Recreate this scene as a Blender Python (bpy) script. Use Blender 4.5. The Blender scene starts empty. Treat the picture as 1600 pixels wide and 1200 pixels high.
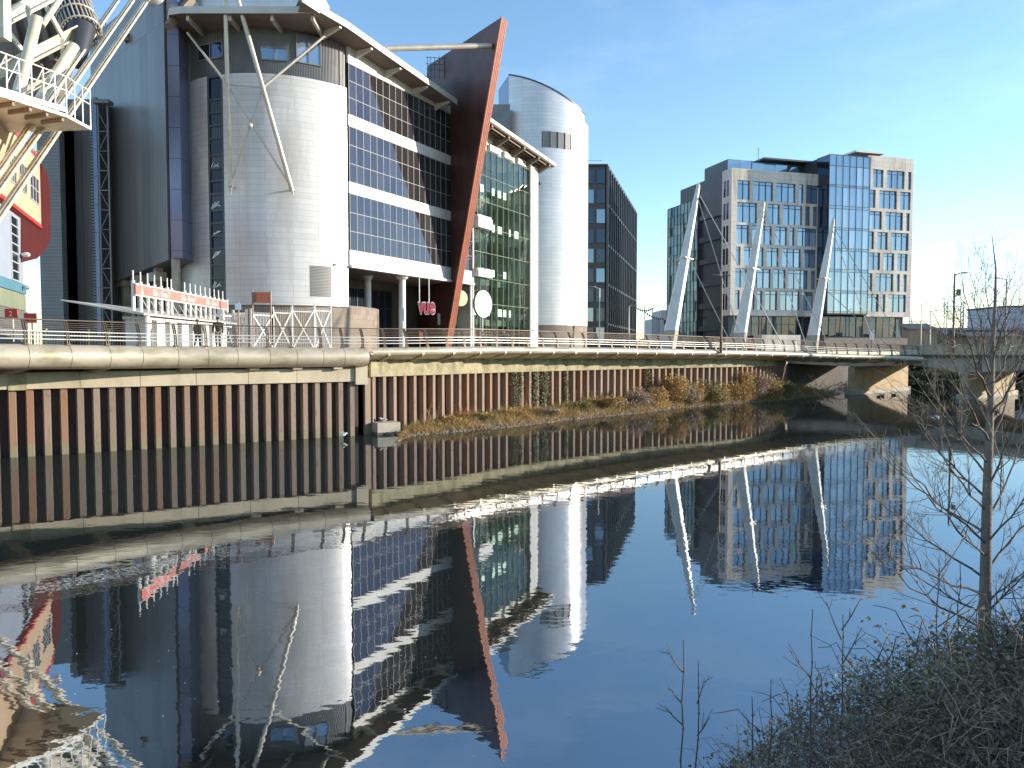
import bpy, bmesh, math, random
from mathutils import Vector, Matrix
R = math.radians
random.seed(7)
sc = bpy.context.scene
# ------------------------------------------------------------------ camera, sky, sun, exposure
CAMZ, FPX, PITCH = 5.5, 1200.0, math.atan(53 / 1200)
cam_d = bpy.data.cameras.new("camera")
cam_d.sensor_width = 36.0
cam_d.lens = 36.0 * FPX / 1600
cam_d.clip_start, cam_d.clip_end = 0.1, 4000
cam = bpy.data.objects.new("camera", cam_d)
sc.collection.objects.link(cam)
cam.location = (0, 0, CAMZ)
cam.rotation_euler = (R(90) - PITCH, 0, 0)
sc.camera = cam

SUN_AZ, SUN_EL = 5.0, 12.0            # azimuth measured from +X towards +Y
SUNV = Vector((math.cos(R(SUN_AZ)) * math.cos(R(SUN_EL)), math.sin(R(SUN_AZ)) * math.cos(R(SUN_EL)), math.sin(R(SUN_EL))))
world = bpy.data.worlds.new("World")
sc.world = world
world.use_nodes = True
wn, wl = world.node_tree.nodes, world.node_tree.links
sky = wn.new("ShaderNodeTexSky")
sky.sky_type = 'NISHITA'
sky.sun_disc = False
sky.sun_elevation = R(SUN_EL)
sky.sun_rotation = R(90 - SUN_AZ)
sky.altitude = 0
sky.air_density = 1.0
sky.dust_density = 0.05
sky.ozone_density = 3.6
bg = wn["Background"]
bg.inputs[1].default_value = 0.15
# thin high cloud: faint wisps mixed into the sky, and the neutral white balance of the camera
wtc = wn.new("ShaderNodeTexCoord"); wmp = wn.new("ShaderNodeMapping"); wmp.inputs['Scale'].default_value = (1.6, 1.6, 5.5)
wno = wn.new("ShaderNodeTexNoise"); wno.inputs['Scale'].default_value = 2.2; wno.inputs['Detail'].default_value = 7; wno.inputs['Roughness'].default_value = .62
wrp = wn.new("ShaderNodeValToRGB"); wrp.color_ramp.elements[0].position = .50; wrp.color_ramp.elements[1].position = .80; wrp.color_ramp.elements[1].color = (.09, .09, .09, 1)
wmx = wn.new("ShaderNodeMix"); wmx.data_type = 'RGBA'; wmx.inputs[7].default_value = (5.2, 5.3, 5.5, 1)
wtn = wn.new("ShaderNodeMix"); wtn.data_type = 'RGBA'; wtn.blend_type = 'MULTIPLY'; wtn.inputs[0].default_value = 1; wtn.inputs[7].default_value = (1.06, .975, .88, 1)
wl.new(wtc.outputs['Generated'], wmp.inputs[0]); wl.new(wmp.outputs[0], wno.inputs['Vector']); wl.new(wno.outputs[0], wrp.inputs[0])
wl.new(wrp.outputs[0], wmx.inputs[0]); wl.new(sky.outputs[0], wmx.inputs[6]); wl.new(wmx.outputs[2], wtn.inputs[6]); wl.new(wtn.outputs[2], bg.inputs[0])
sun_d = bpy.data.lights.new("sun", 'SUN')
sun_d.energy = 3.0
sun_d.angle = R(0.5)
sun_d.color = (1.0, 0.89, 0.74)
sun = bpy.data.objects.new("sun", sun_d)
sc.collection.objects.link(sun)
sun.rotation_euler = SUNV.to_track_quat('Z', 'Y').to_euler()
sc.view_settings.view_transform = 'Standard'
sc.view_settings.look = 'None'
sc.view_settings.exposure = 1.36
sc.view_settings.gamma = 1.0
sc.cycles.max_bounces = 8
sc.cycles.transparent_max_bounces = 12
sc.cycles.caustics_reflective = False
sc.cycles.caustics_refractive = False
sc.cycles.sample_clamp_indirect = 6.0

# ------------------------------------------------------------------ survey helpers: sight lines to real planes
FW = Vector((0, math.cos(PITCH), -math.sin(PITCH)))
UP = Vector((0, math.sin(PITCH), math.cos(PITCH)))
CAM = Vector((0, 0, CAMZ))
def ray(px, py): return Vector((1, 0, 0)) * ((px - 800) / FPX) + FW + UP * ((600 - py) / FPX)
def at_y(px, py, Y):
    r = ray(px, py); return CAM + r * (Y / r.y)
def at_z(px, py, z):
    r = ray(px, py); return CAM + r * ((z - CAMZ) / r.z)
def xy(px, s): return Vector(((px - 800) / s, FPX / s))      # s: pixels per metre at that distance

class Frame:
    """upright plane: origin, direction u along it, n outward, z up"""
    def __init__(f, o, d):
        f.o = Vector((o[0], o[1], 0)); f.d = Vector((d[0], d[1], 0)).normalized(); f.n = Vector((f.d.y, -f.d.x, 0))
    def p(f, u, t, z): return f.o + f.d * u + f.n * t + Vector((0, 0, z))
    def px(f, x, y, t=0.0):
        r = ray(x, y); q = CAM + r * (((f.o - CAM).dot(f.n) + t) / r.dot(f.n))
        return (q - f.o).dot(f.d), q.z

# ------------------------------------------------------------------ mesh builder
BASE = {}
class MB:
    def __init__(m): m.v = []; m.f = []; m.uv = []; m.mi = []; m.col = []
    def face(m, pts, uv=None, mi=0, col=None):
        i = len(m.v); m.v += [Vector(p) for p in pts]; m.f.append(list(range(i, i + len(pts)))); m.uv.append(uv); m.mi.append(mi); m.col.append(col)
    def box8(m, c, mi=0, col=None):
        for q in ((3, 2, 1, 0), (4, 5, 6, 7), (0, 1, 5, 4), (1, 2, 6, 5), (2, 3, 7, 6), (3, 0, 4, 7)):
            m.face([c[k] for k in q], None, mi, col)
    def fbox(m, fr, u0, u1, t0, t1, z0, z1, mi=0, col=None):
        m.box8([fr.p(u0, t1, z0), fr.p(u1, t1, z0), fr.p(u1, t0, z0), fr.p(u0, t0, z0), fr.p(u0, t1, z1), fr.p(u1, t1, z1), fr.p(u1, t0, z1), fr.p(u0, t0, z1)], mi, col)
    def box(m, x0, x1, y0, y1, z0, z1, mi=0):
        m.box8([Vector(q) for q in ((x0, y0, z0), (x1, y0, z0), (x1, y1, z0), (x0, y1, z0), (x0, y0, z1), (x1, y0, z1), (x1, y1, z1), (x0, y1, z1))], mi)
    def prism(m, poly, z0, z1, mi=0):
        """poly: counter-clockwise xy list; z1 number or function"""
        n = len(poly); zf = z1 if callable(z1) else (lambda p: z1)
        a = [Vector((p[0], p[1], z0)) for p in poly]; b = [Vector((p[0], p[1], zf(p))) for p in poly]
        m.face(a[::-1], None, mi); m.face(b, None, mi)
        for i in range(n):
            j = (i + 1) % n; m.face([a[i], a[j], b[j], b[i]], None, mi)
    def extrude(m, poly, vec, mi=0):
        """poly: planar list of 3D points, thickness vector"""
        a = [Vector(p) for p in poly]; b = [p + vec for p in a]; n = len(a)
        m.face(a[::-1], None, mi); m.face(b, None, mi)
        for i in range(n):
            j = (i + 1) % n; m.face([a[i], a[j], b[j], b[i]], None, mi)
    def path(m, pts, rad, n=8, mi=0, cap=True, col=None):
        pts = [Vector(p) for p in pts]; k = len(pts)
        if not hasattr(rad, '__len__'): rad = [rad] * k
        rings = []; prev = None
        for i in range(k):
            t = (pts[min(i + 1, k - 1)] - pts[max(i - 1, 0)]).normalized()
            a = prev if prev is not None else (Vector((0, 0, 1)) if abs(t.z) < .9 else Vector((1, 0, 0)))
            a = (a - t * a.dot(t)).normalized(); prev = a; b = t.cross(a)
            rings.append([pts[i] + (a * math.cos(6.28318 * j / n) + b * math.sin(6.28318 * j / n)) * rad[i] for j in range(n)])
        for i in range(k - 1):
            for j in range(n):
                q = (j + 1) % n; m.face([rings[i][j], rings[i][q], rings[i + 1][q], rings[i + 1][j]], None, mi, col)
        if cap: m.face(rings[0][::-1], None, mi, col); m.face(rings[-1], None, mi, col)
    def bar(m, p, q, w, h=None, mi=0):
        """rectangular bar from p to q: w sideways, h in the upright direction"""
        p, q = Vector(p), Vector(q); h = h or w; t = (q - p).normalized()
        a = t.cross(Vector((0, 0, 1)))
        a = a.normalized() if a.length > 1e-3 else Vector((1, 0, 0)); b = a.cross(t).normalized()
        a, b = a * (w / 2), b * (h / 2)
        m.box8([p - a - b, p + a - b, p + a + b, p - a + b, q - a - b, q + a - b, q + a + b, q - a + b], mi)
    def ellipsoid(m, c, r, rot=None, n=10, k=6, mi=0):
        c = Vector(c); g = []
        for i in range(k + 1):
            th = math.pi * i / k
            row = []
            for j in range(n):
                ph = 2 * math.pi * j / n; q = Vector((r[0] * math.sin(th) * math.cos(ph), r[1] * math.sin(th) * math.sin(ph), r[2] * math.cos(th)))
                row.append(c + (rot @ q if rot else q))
            g.append(row)
        for i in range(k):
            for j in range(n):
                q = (j + 1) % n; m.face([g[i][j], g[i + 1][j], g[i + 1][q], g[i][q]], None, mi)
    def grid(m, rows, uvs=None, mi=0):
        for i in range(len(rows) - 1):
            for j in range(len(rows[i]) - 1):
                uv = [uvs[i][j], uvs[i][j + 1], uvs[i + 1][j + 1], uvs[i + 1][j]] if uvs else None
                m.face([rows[i][j], rows[i][j + 1], rows[i + 1][j + 1], rows[i + 1][j]], uv, mi)
    def arc(m, c, r, a0, a1, z0, z1, n=24, out=True, mi=0):
        """upright cylinder wall, uv in metres; z1 number or function of angle"""
        for i in range(n):
            a, b = a0 + (a1 - a0) * i / n, a0 + (a1 - a0) * (i + 1) / n
            f0 = z1(a) if callable(z1) else z1; f1 = z1(b) if callable(z1) else z1
            P = lambda t, z: Vector((c[0] + r * math.cos(t), c[1] + r * math.sin(t), z))
            m.face([P(a, z0), P(b, z0), P(b, f1), P(a, f0)], [(a * r, z0), (b * r, z0), (b * r, f1), (a * r, f0)], mi)
    def obj(m, name, mats, parent=None, loc=None, smooth=False, merge=True):
        base = BASE[parent.name] if parent is not None else Vector(loc if loc is not None else (0, 0, 0))
        me = bpy.data.meshes.new(name)
        me.from_pydata([tuple(v - base) for v in m.v], [], m.f)
        for mt in (mats if isinstance(mats, (list, tuple)) else [mats]): me.materials.append(mt)
        me.polygons.foreach_set("material_index", m.mi)
        uvl = me.uv_layers.new(name="UVMap"); data = []
        for f, uv in zip(m.f, m.uv):
            if uv is None:
                p = [m.v[i] for i in f]
                nn = (p[1] - p[0]).cross(p[2] - p[0])
                if nn.length < 1e-9 and len(p) > 3: nn = (p[2] - p[0]).cross(p[3] - p[0])
                if nn.length > 1e-9: nn.normalize()
                if abs(nn.z) > .75: uv = [(q.x, q.y) for q in p]
                else:
                    h = Vector((-nn.y, nn.x, 0)); h = h.normalized() if h.length > 1e-6 else Vector((1, 0, 0))
                    uv = [(q.dot(h), q.z) for q in p]
            for a in uv: data += [a[0], a[1]]
        uvl.data.foreach_set("uv", data)
        if any(c is not None for c in m.col):
            ca = me.color_attributes.new("tint", 'FLOAT_COLOR', 'CORNER'); cd = []
            for f, c in zip(m.f, m.col):
                c = c if c is not None else 0.5
                for _ in f: cd += [c, c, c, 1]
            ca.data.foreach_set("color", cd)
        if merge:
            bm = bmesh.new(); bm.from_mesh(me); bmesh.ops.remove_doubles(bm, verts=bm.verts, dist=1e-4); bm.to_mesh(me); bm.free()
        if smooth:
            me.polygons.foreach_set("use_smooth", [True] * len(me.polygons))
            try: me.set_sharp_from_angle(angle=R(40))
            except Exception: pass
        me.update()
        o = bpy.data.objects.new(name, me); sc.collection.objects.link(o)
        if parent is not None: o.parent = parent
        else: o.location = base
        BASE[o.name] = base
        return o

def tag(o, label=None, cat=None, group=None, kind=None):
    if label: o["label"] = label
    if cat: o["category"] = cat
    if group: o["group"] = group
    if kind: o["kind"] = kind
    return o
def thing(name, label, cat, loc=(0, 0, 0), group=None):
    o = bpy.data.objects.new(name, None); sc.collection.objects.link(o)
    o.empty_display_size = .3; o.location = loc; BASE[o.name] = Vector(loc)
    return tag(o, label, cat, group)
def dup(root, loc, rz=0.0, label=None, scale=None):
    kids = [(c, list(c.children)) for c in root.children]
    r = root.copy(); sc.collection.objects.link(r); r.location = loc; r.rotation_euler = (0, 0, rz)
    if scale: r.scale = (scale,) * 3
    if label: r["label"] = label
    for c, sub in kids:
        d = c.copy(); sc.collection.objects.link(d); d.parent = r
        for g in sub:
            e = g.copy(); sc.collection.objects.link(e); e.parent = d
    return r

# ------------------------------------------------------------------ materials
def new_mat(name):
    mt = bpy.data.materials.new(name); mt.use_nodes = True
    nt = mt.node_tree; return mt, nt.nodes, nt.links, nt.nodes["Principled BSDF"]
def ramp(n, stops):
    r = n.new("ShaderNodeValToRGB"); e = r.color_ramp.elements
    e[0].position, e[0].color = stops[0][0], (*stops[0][1], 1)
    e[1].position, e[1].color = stops[-1][0], (*stops[-1][1], 1)
    for p, c in stops[1:-1]:
        x = e.new(p); x.color = (*c, 1)
    return r
def mixc(n, l, a, b, fac, mode='MIX'):
    x = n.new("ShaderNodeMix"); x.data_type = 'RGBA'; x.blend_type = mode
    for s, v in ((x.inputs[0], fac), (x.inputs[6], a), (x.inputs[7], b)):
        if hasattr(v, 'links'): l.new(v, s)
        elif isinstance(v, (int, float)): s.default_value = v
        else: s.default_value = (*v, 1)
    return x.outputs[2]
def noise(n, l, scale, detail=4, rough=.6, vec=None, stretch=None):
    tc = n.new("ShaderNodeTexCoord"); src = tc.outputs['Object'] if vec is None else vec
    if stretch:
        mp = n.new("ShaderNodeMapping"); mp.inputs['Scale'].default_value = stretch; l.new(src, mp.inputs[0]); src = mp.outputs[0]
    x = n.new("ShaderNodeTexNoise"); x.inputs['Scale'].default_value = scale; x.inputs['Detail'].default_value = detail; x.inputs['Roughness'].default_value = rough
    l.new(src, x.inputs['Vector']); return x.outputs[0]
def plain(name, c, rough=.5, metal=0.0, var=.25, scale=1.5, bump=0.0, bscale=20, dirt=None, stretch=None, spec=None):
    """colour with soft wear, optional streak stains and bump"""
    mt, n, l, b = new_mat(name)
    lo = tuple(x * (1 - var) for x in c); hi = tuple(min(1, x * (1 + var)) for x in c)
    r = ramp(n, [(.3, lo), (.7, hi)]); l.new(noise(n, l, scale, 5, .6, None, stretch), r.inputs[0]); col = r.outputs[0]
    if dirt:
        k = ramp(n, [(.48, (0, 0, 0)), (.72, (1, 1, 1))]); l.new(noise(n, l, dirt[1], 6, .7, None, dirt[2] if len(dirt) > 2 else None), k.inputs[0])
        col = mixc(n, l, col, dirt[0], k.outputs[0])
    l.new(col, b.inputs['Base Color'])
    b.inputs['Roughness'].default_value = rough; b.inputs['Metallic'].default_value = metal
    if spec is not None: b.inputs['Specular IOR Level'].default_value = spec
    if bump:
        bp = n.new("ShaderNodeBump"); bp.inputs['Strength'].default_value = bump; bp.inputs['Distance'].default_value = .05
        l.new(noise(n, l, bscale, 5), bp.inputs['Height']); l.new(bp.outputs[0], b.inputs['Normal'])
    return mt
def panel(name, c, w, h, seam=.02, seamc=(.2, .2, .22), rough=.4, metal=0.0, var=.06, offset=0.0, dirt=None):
    """sheet or panel cladding: joints by a brick pattern in metres (UV)"""
    mt, n, l, b = new_mat(name)
    tc = n.new("ShaderNodeTexCoord"); bk = n.new("ShaderNodeTexBrick")
    bk.offset = offset; bk.inputs['Scale'].default_value = 1; bk.inputs['Brick Width'].default_value = w; bk.inputs['Row Height'].default_value = h
    bk.inputs['Mortar Size'].default_value = seam; bk.inputs['Mortar Smooth'].default_value = .1
    bk.inputs['Color1'].default_value = (*[x * (1 - var) for x in c], 1); bk.inputs['Color2'].default_value = (*[min(1, x * (1 + var)) for x in c], 1); bk.inputs['Mortar'].default_value = (*seamc, 1)
    l.new(tc.outputs['UV'], bk.inputs['Vector'])
    col = bk.outputs['Color']
    nz = ramp(n, [(.35, (.86, .86, .86)), (.7, (1, 1, 1))]); l.new(noise(n, l, .35, 6, .65, None, (1, 1, .4)), nz.inputs[0])
    col = mixc(n, l, col, nz.outputs[0], 1.0, 'MULTIPLY')
    if dirt:
        k = ramp(n, [(.5, (0, 0, 0)), (.75, (1, 1, 1))]); l.new(noise(n, l, dirt[1], 6, .7, None, (1, 1, .15)), k.inputs[0])
        col = mixc(n, l, col, dirt[0], k.outputs[0])
    l.new(col, b.inputs['Base Color']); b.inputs['Roughness'].default_value = rough; b.inputs['Metallic'].default_value = metal
    bp = n.new("ShaderNodeBump"); bp.inputs['Strength'].default_value = .12; bp.inputs['Distance'].default_value = .06
    l.new(noise(n, l, .8, 2), bp.inputs['Height']); l.new(bp.outputs[0], b.inputs['Normal'])
    return mt
def glass(name, dark, pale, ior=2.0, rough=.02, wob=.25, wscale=.6, refl=(1, 1, 1)):
    """window glass over dim rooms or blinds (tint attribute per pane), slightly wavy"""
    mt, n, l, b = new_mat(name)
    at = n.new("ShaderNodeAttribute"); at.attribute_name = "tint"
    l.new(mixc(n, l, dark, pale, at.outputs['Fac']), b.inputs['Base Color'])
    b.inputs['Roughness'].default_value = .6; b.inputs['Specular IOR Level'].default_value = 0
    bp = n.new("ShaderNodeBump"); bp.inputs['Strength'].default_value = wob; bp.inputs['Distance'].default_value = .02
    l.new(noise(n, l, wscale, 1), bp.inputs['Height'])
    gl = n.new("ShaderNodeBsdfGlossy"); gl.inputs['Color'].default_value = (*refl, 1); gl.inputs['Roughness'].default_value = rough; l.new(bp.outputs[0], gl.inputs['Normal'])
    fz = n.new("ShaderNodeFresnel"); fz.inputs['IOR'].default_value = ior
    mx = n.new("ShaderNodeMixShader"); l.new(fz.outputs[0], mx.inputs[0]); l.new(b.outputs[0], mx.inputs[1]); l.new(gl.outputs[0], mx.inputs[2]); l.new(mx.outputs[0], n["Material Output"].inputs[0])
    return mt
def leafmat(name, a, b_, c, rough=.6):
    mt, n, l, b = new_mat(name)
    at = n.new("ShaderNodeAttribute"); at.attribute_name = "tint"
    r = ramp(n, [(0, a), (.5, b_), (1, c)]); l.new(at.outputs['Fac'], r.inputs[0]); l.new(r.outputs[0], b.inputs['Base Color'])
    b.inputs['Roughness'].default_value = rough
    tr = n.new("ShaderNodeBsdfTranslucent"); l.new(r.outputs[0], tr.inputs[0])
    mx = n.new("ShaderNodeMixShader"); mx.inputs[0].default_value = .3
    l.new(b.outputs[0], mx.inputs[1]); l.new(tr.outputs[0], mx.inputs[2]); l.new(mx.outputs[0], n["Material Output"].inputs[0])
    return mt

MT = {}
MT['white_clad'] = panel('white_metal_cladding', (.74, .71, .69), 2.75, .62, .022, (.54, .52, .51), .36, .12, .05, 0, ((.50, .46, .42), .5))
MT['tower_clad'] = panel('tower_metal_cladding', (.74, .72, .72), 2.6, .62, .022, (.54, .53, .53), .27, .35, .05)
MT['white_panel'] = panel('white_spandrel_panel', (.66, .64, .60), 1.263, 20, .02, (.4, .39, .37), .45, 0, .04)
MT['white_paint'] = plain('white_paint', (.70, .68, .64), .45, 0, .06, .8)
MT['grey_clad'] = plain('grey_ribbed_cladding', (.20, .20, .205), .45, .2, .12, .6)
MT['dark_clad'] = panel('dark_gloss_cladding', (.205, .18, .168), 2.1, 40, .03, (.06, .055, .055), .38, .04, .16, 0, ((.09, .09, .092), .12))
MT['blue_clad'] = panel('blue_grey_cladding', (.20, .24, .36), 30, 3.2, .03, (.05, .06, .08), .3, .4, .05)
MT['corten'] = plain('rusty_steel', (.105, .046, .036), .42, .25, .3, .35, .05, 6, ((.06, .028, .026), .25, (1, 1, .35)))
MT['corten_edge'] = plain('orange_rust_steel', (.31, .10, .06), .5, .1, .2, 1.2, .1, 8)
MT['roof_steel'] = plain('roof_steel', (.54, .52, .47), .45, .1, .1, .5)
MT['soffit'] = plain('brown_soffit', (.20, .15, .11), .6, 0, .2, .6)
MT['facade_glass'] = glass('facade_glass', (.030, .026, .026), (.055, .052, .055), 2.0, .012, .18, .5, (.50, .60, .80))
MT['office_glass'] = glass('office_glass', (.06, .11, .19), (.34, .43, .54), 3.3, .03, .3, .5, (.70, .85, 1.0))
MT['dark_glass'] = glass('dark_glass', (.012, .018, .03), (.03, .042, .06), 1.9, .03, .3, .4, (.7, .8, 1.0))
MT['green_glass'] = glass('green_glass', (.09, .16, .155), (.34, .48, .46), 2.4, .03, .4, .5, (.75, .95, .92))
MT['thin_mullion'] = plain('grey_mullion', (.36, .35, .34), .5, 0, .05, 1)
MT['stair_glass'] = glass('stair_glass', (.012, .012, .012), (.07, .065, .055), 1.45, .03, .3, .5, (.55, .6, .7))
MT['mullion'] = plain('pale_mullion', (.62, .61, .58), .4, .3, .05, 1)
MT['dark_frame'] = plain('dark_frame', (.065, .068, .075), .4, .3, .1, 1)
MT['stone'] = panel('beige_stone', (.78, .69, .60), 1.9, .92, .012, (.30, .27, .23), .7, 0, .05, 0, ((.22, .19, .16), .4))
MT['brown_stone'] = panel('brown_stone', (.27, .215, .17), .9, .6, .012, (.15, .11, .08), .75, 0, .15, .5)
MT['concrete'] = plain('concrete', (.46, .41, .32), .8, 0, .18, .7, .25, 8, ((.24, .20, .13), .5, (1, 1, .5)))
MT['pale_concrete'] = plain('pale_concrete', (.56, .48, .35), .75, 0, .12, .6, .2, 9, ((.36, .31, .21), .45, (1, 1, .4)))
MT['pier_concrete'] = plain('tan_pier_concrete', (.46, .35, .21), .8, 0, .15, .8, .25, 8, ((.22, .17, .10), .6, (1, 1, .4)))
MT['mossy_concrete'] = plain('mossy_concrete', (.40, .35, .22), .85, 0, .3, 1.5, .35, 10, ((.12, .11, .04), 1.3, (1, 1, .5)))
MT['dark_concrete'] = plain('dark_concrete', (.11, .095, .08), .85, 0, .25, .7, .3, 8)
MT['tube'] = plain('edge_beam_metal', (.56, .48, .35), .36, .3, .12, .5, .06, 5, ((.30, .26, .16), .55, (1, 1, 2.5)))
MT['pile'] = plain('rusted_sheet_piling', (.30, .20, .155), .7, .0, .25, .8, .3, 14, ((.33, .13, .055), .5, (1, 1, .12)))
mt, n, l, b = new_mat('rusted_pile_faces'); MT['pile'] = mt
at = n.new("ShaderNodeAttribute"); at.attribute_name = "tint"
rp_ = ramp(n, [(0, (.235, .175, .135)), (.55, (.31, .235, .175)), (.85, (.29, .19, .13)), (1, (.30, .16, .09))]); l.new(at.outputs['Fac'], rp_.inputs[0])
k1 = ramp(n, [(.46, (0, 0, 0)), (.70, (1, 1, 1))]); l.new(noise(n, l, .8, 6, .7, None, (1, 1, .14)), k1.inputs[0])
c1 = mixc(n, l, rp_.outputs[0], (.31, .17, .10), k1.outputs[0])
k2 = ramp(n, [(.55, (0, 0, 0)), (.72, (1, 1, 1))]); l.new(noise(n, l, 3.0, 6, .75, None, (1, 1, .4)), k2.inputs[0])
c1 = mixc(n, l, c1, (.15, .10, .085), k2.outputs[0])
gp = n.new("ShaderNodeNewGeometry"); sx_ = n.new("ShaderNodeSeparateXYZ"); l.new(gp.outputs['Position'], sx_.inputs[0])
ad = n.new("ShaderNodeMath"); ad.operation = 'MULTIPLY_ADD'; ad.inputs[1].default_value = -.55; l.new(noise(n, l, 2.5, 4), ad.inputs[0]); l.new(sx_.outputs[2], ad.inputs[2])
k3 = ramp(n, [(.30, (1, 1, 1)), (.36, (0, 0, 0))]); l.new(ad.outputs[0], k3.inputs[0])
c1 = mixc(n, l, c1, (.25, .205, .125), k3.outputs[0])
l.new(c1, b.inputs['Base Color']); b.inputs['Roughness'].default_value = .7
bp = n.new("ShaderNodeBump"); bp.inputs['Strength'].default_value = .35; bp.inputs['Distance'].default_value = .04; l.new(noise(n, l, 9, 6), bp.inputs['Height']); l.new(bp.outputs[0], b.inputs['Normal'])
MT['pile_dark'] = plain('shade_darkened_rusted_piling', (.05, .035, .033), .8, 0, .3, .9, .3, 12)  # near black stands in for the shade inside the recessed pans
MT['steel_brown'] = plain('brown_railing_steel', (.13, .095, .07), .45, .4, .15, 2)
MT['steel_pale'] = plain('pale_railing_steel', (.62, .60, .56), .32, .5, .08, 2)
MT['mast_white'] = plain('mast_white_paint', (.74, .72, .68), .4, .05, .07, .5, 0, 5, ((.5, .45, .36), .5, (1, 1, .3)))
MT['cable'] = plain('steel_cable', (.40, .39, .37), .4, .6, .05, 2)
MT['cream'] = plain('cream_steel_paint', (.72, .66, .52), .45, .0, .08, .5, 0, 5, ((.46, .40, .28), .4))
MT['galv'] = plain('galvanised_tube', (.55, .50, .42), .42, .35, .15, .8)
MT['beige_render'] = plain('orange_beige_render', (.55, .40, .27), .7, 0, .06, .3)
MT['red_paint'] = plain('red_paint', (.55, .05, .04), .45, 0, .1, 1)
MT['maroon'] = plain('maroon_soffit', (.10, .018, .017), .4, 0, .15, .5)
MT['pale_blue'] = plain('pale_blue_cladding', (.36, .41, .50), .45, .1, .06, .4)
MT['teal'] = plain('teal_panel', (.09, .22, .29), .5, 0, .1, .6)
MT['green_panel'] = plain('green_panel', (.22, .25, .17), .55, 0, .12, .6)
MT['atrium_inner'] = plain('pale_green_interior', (.52, .58, .47), .6, 0, .1, .5)
MT['shop_glass'] = glass('shop_glass', (.06, .075, .08), (.15, .17, .18), 1.9, .03, .4, .5, (.8, .92, .95))
MT['shutter'] = panel('grey_shutter', (.25, .25, .24), 30, .12, .02, (.12, .12, .12), .5, .3, .05)
MT['louvre'] = panel('grey_louvre', (.36, .35, .33), 30, .16, .05, (.14, .14, .14), .5, .3, .05)
MT['perforated'] = panel('perforated_screen', (.22, .23, .25), 30, .35, .09, (.05, .05, .06), .4, .4, .08)
MT['paving'] = plain('paving', (.33, .30, .26), .85, 0, .15, .3, .2, 5)
MT['sign_red'] = plain('faded_red_sign', (.72, .20, .16), .5, 0, .08, .5)
MT['sign_white'] = plain('white_lettering', (.85, .83, .80), .5, 0, .03, 1)
MT['sign_brown'] = plain('brown_board', (.30, .10, .05), .5, 0, .15, 2)
MT['sign_yellow'] = plain('pale_yellow_disc', (.62, .60, .28), .5, 0, .06, 1)
MT['sign_blue'] = plain('pale_blue_sign', (.38, .52, .68), .5, 0, .05, 1)
MT['vue_red'] = plain('red_letter_face', (.68, .04, .07), .4, 0, .05, 1)
MT['vue_yellow'] = plain('yellow_letter_face', (.80, .50, .06), .4, 0, .05, 1)
MT['orange'] = plain('orange_panel', (.60, .17, .04), .5, 0, .1, 1)
MT['bark'] = plain('bark', (.21, .165, .13), .85, 0, .3, 6, .4, 30)
MT['twig'] = plain('dark_twig', (.135, .10, .075), .8, 0, .3, 4)
MT['twig_pale'] = plain('pale_dry_stem', (.44, .33, .21), .8, 0, .3, 4)
MT['soil'] = plain('bank_soil', (.22, .17, .115), .95, 0, .4, 1.2, .6, 6)
MT['rubble'] = plain('rubble_stone', (.22, .175, .12), .9, 0, .45, 1.6, .4, 8)
MT['leaf_green'] = leafmat('bramble_leaves', (.14, .115, .07), (.27, .22, .13), (.46, .40, .18))
MT['leaf_dry'] = leafmat('dry_leaves', (.18, .135, .10), (.35, .265, .19), (.52, .42, .30))
MT['leaf_gold'] = leafmat('golden_scrub', (.24, .14, .05), (.46, .29, .105), (.60, .45, .18))
MT['leaf_olive'] = leafmat('olive_scrub', (.11, .10, .04), (.24, .21, .075), (.40, .34, .12))
MT['leaf_dark'] = leafmat('evergreen_leaves', (.012, .018, .008), (.03, .042, .016), (.06, .07, .025))
MT['ivy'] = leafmat('ivy_leaves', (.05, .06, .02), (.13, .13, .05), (.26, .23, .12))
MT['skin'] = plain('skin', (.45, .27, .19), .6, 0, .05, 4)
MT['black_cloth'] = plain('black_cloth', (.02, .02, .024), .85, 0, .2, 6)
MT['olive_cloth'] = plain('olive_cloth', (.085, .075, .05), .85, 0, .2, 6)
MT['grey_cloth'] = plain('grey_cloth', (.12, .12, .13), .85, 0, .2, 6)
MT['hair'] = plain('dark_hair', (.03, .02, .015), .7, 0, .2, 8)
MT['feather_white'] = plain('white_feathers', (.8, .8, .8), .6, 0, .05, 6)
MT['feather_grey'] = plain('grey_feathers', (.35, .36, .38), .6, 0, .05, 6)
MT['feather_brown'] = plain('brown_feathers', (.06, .04, .03), .6, 0, .2, 6)
MT['far_render'] = plain('far_render', (.45, .44, .44), .8, 0, .08, .2)
MT['far_roof'] = plain('slate_roof', (.07, .07, .075), .7, 0, .2, .3)
mt, n, l, b = new_mat('added_glow_panel'); MT['glow_white'] = mt
b.inputs['Base Color'].default_value = (.8, .82, .74, 1); b.inputs['Emission Color'].default_value = (.92, 1.0, .82, 1); b.inputs['Emission Strength'].default_value = .9      # panel glow added to brighten the atrium interior

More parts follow.
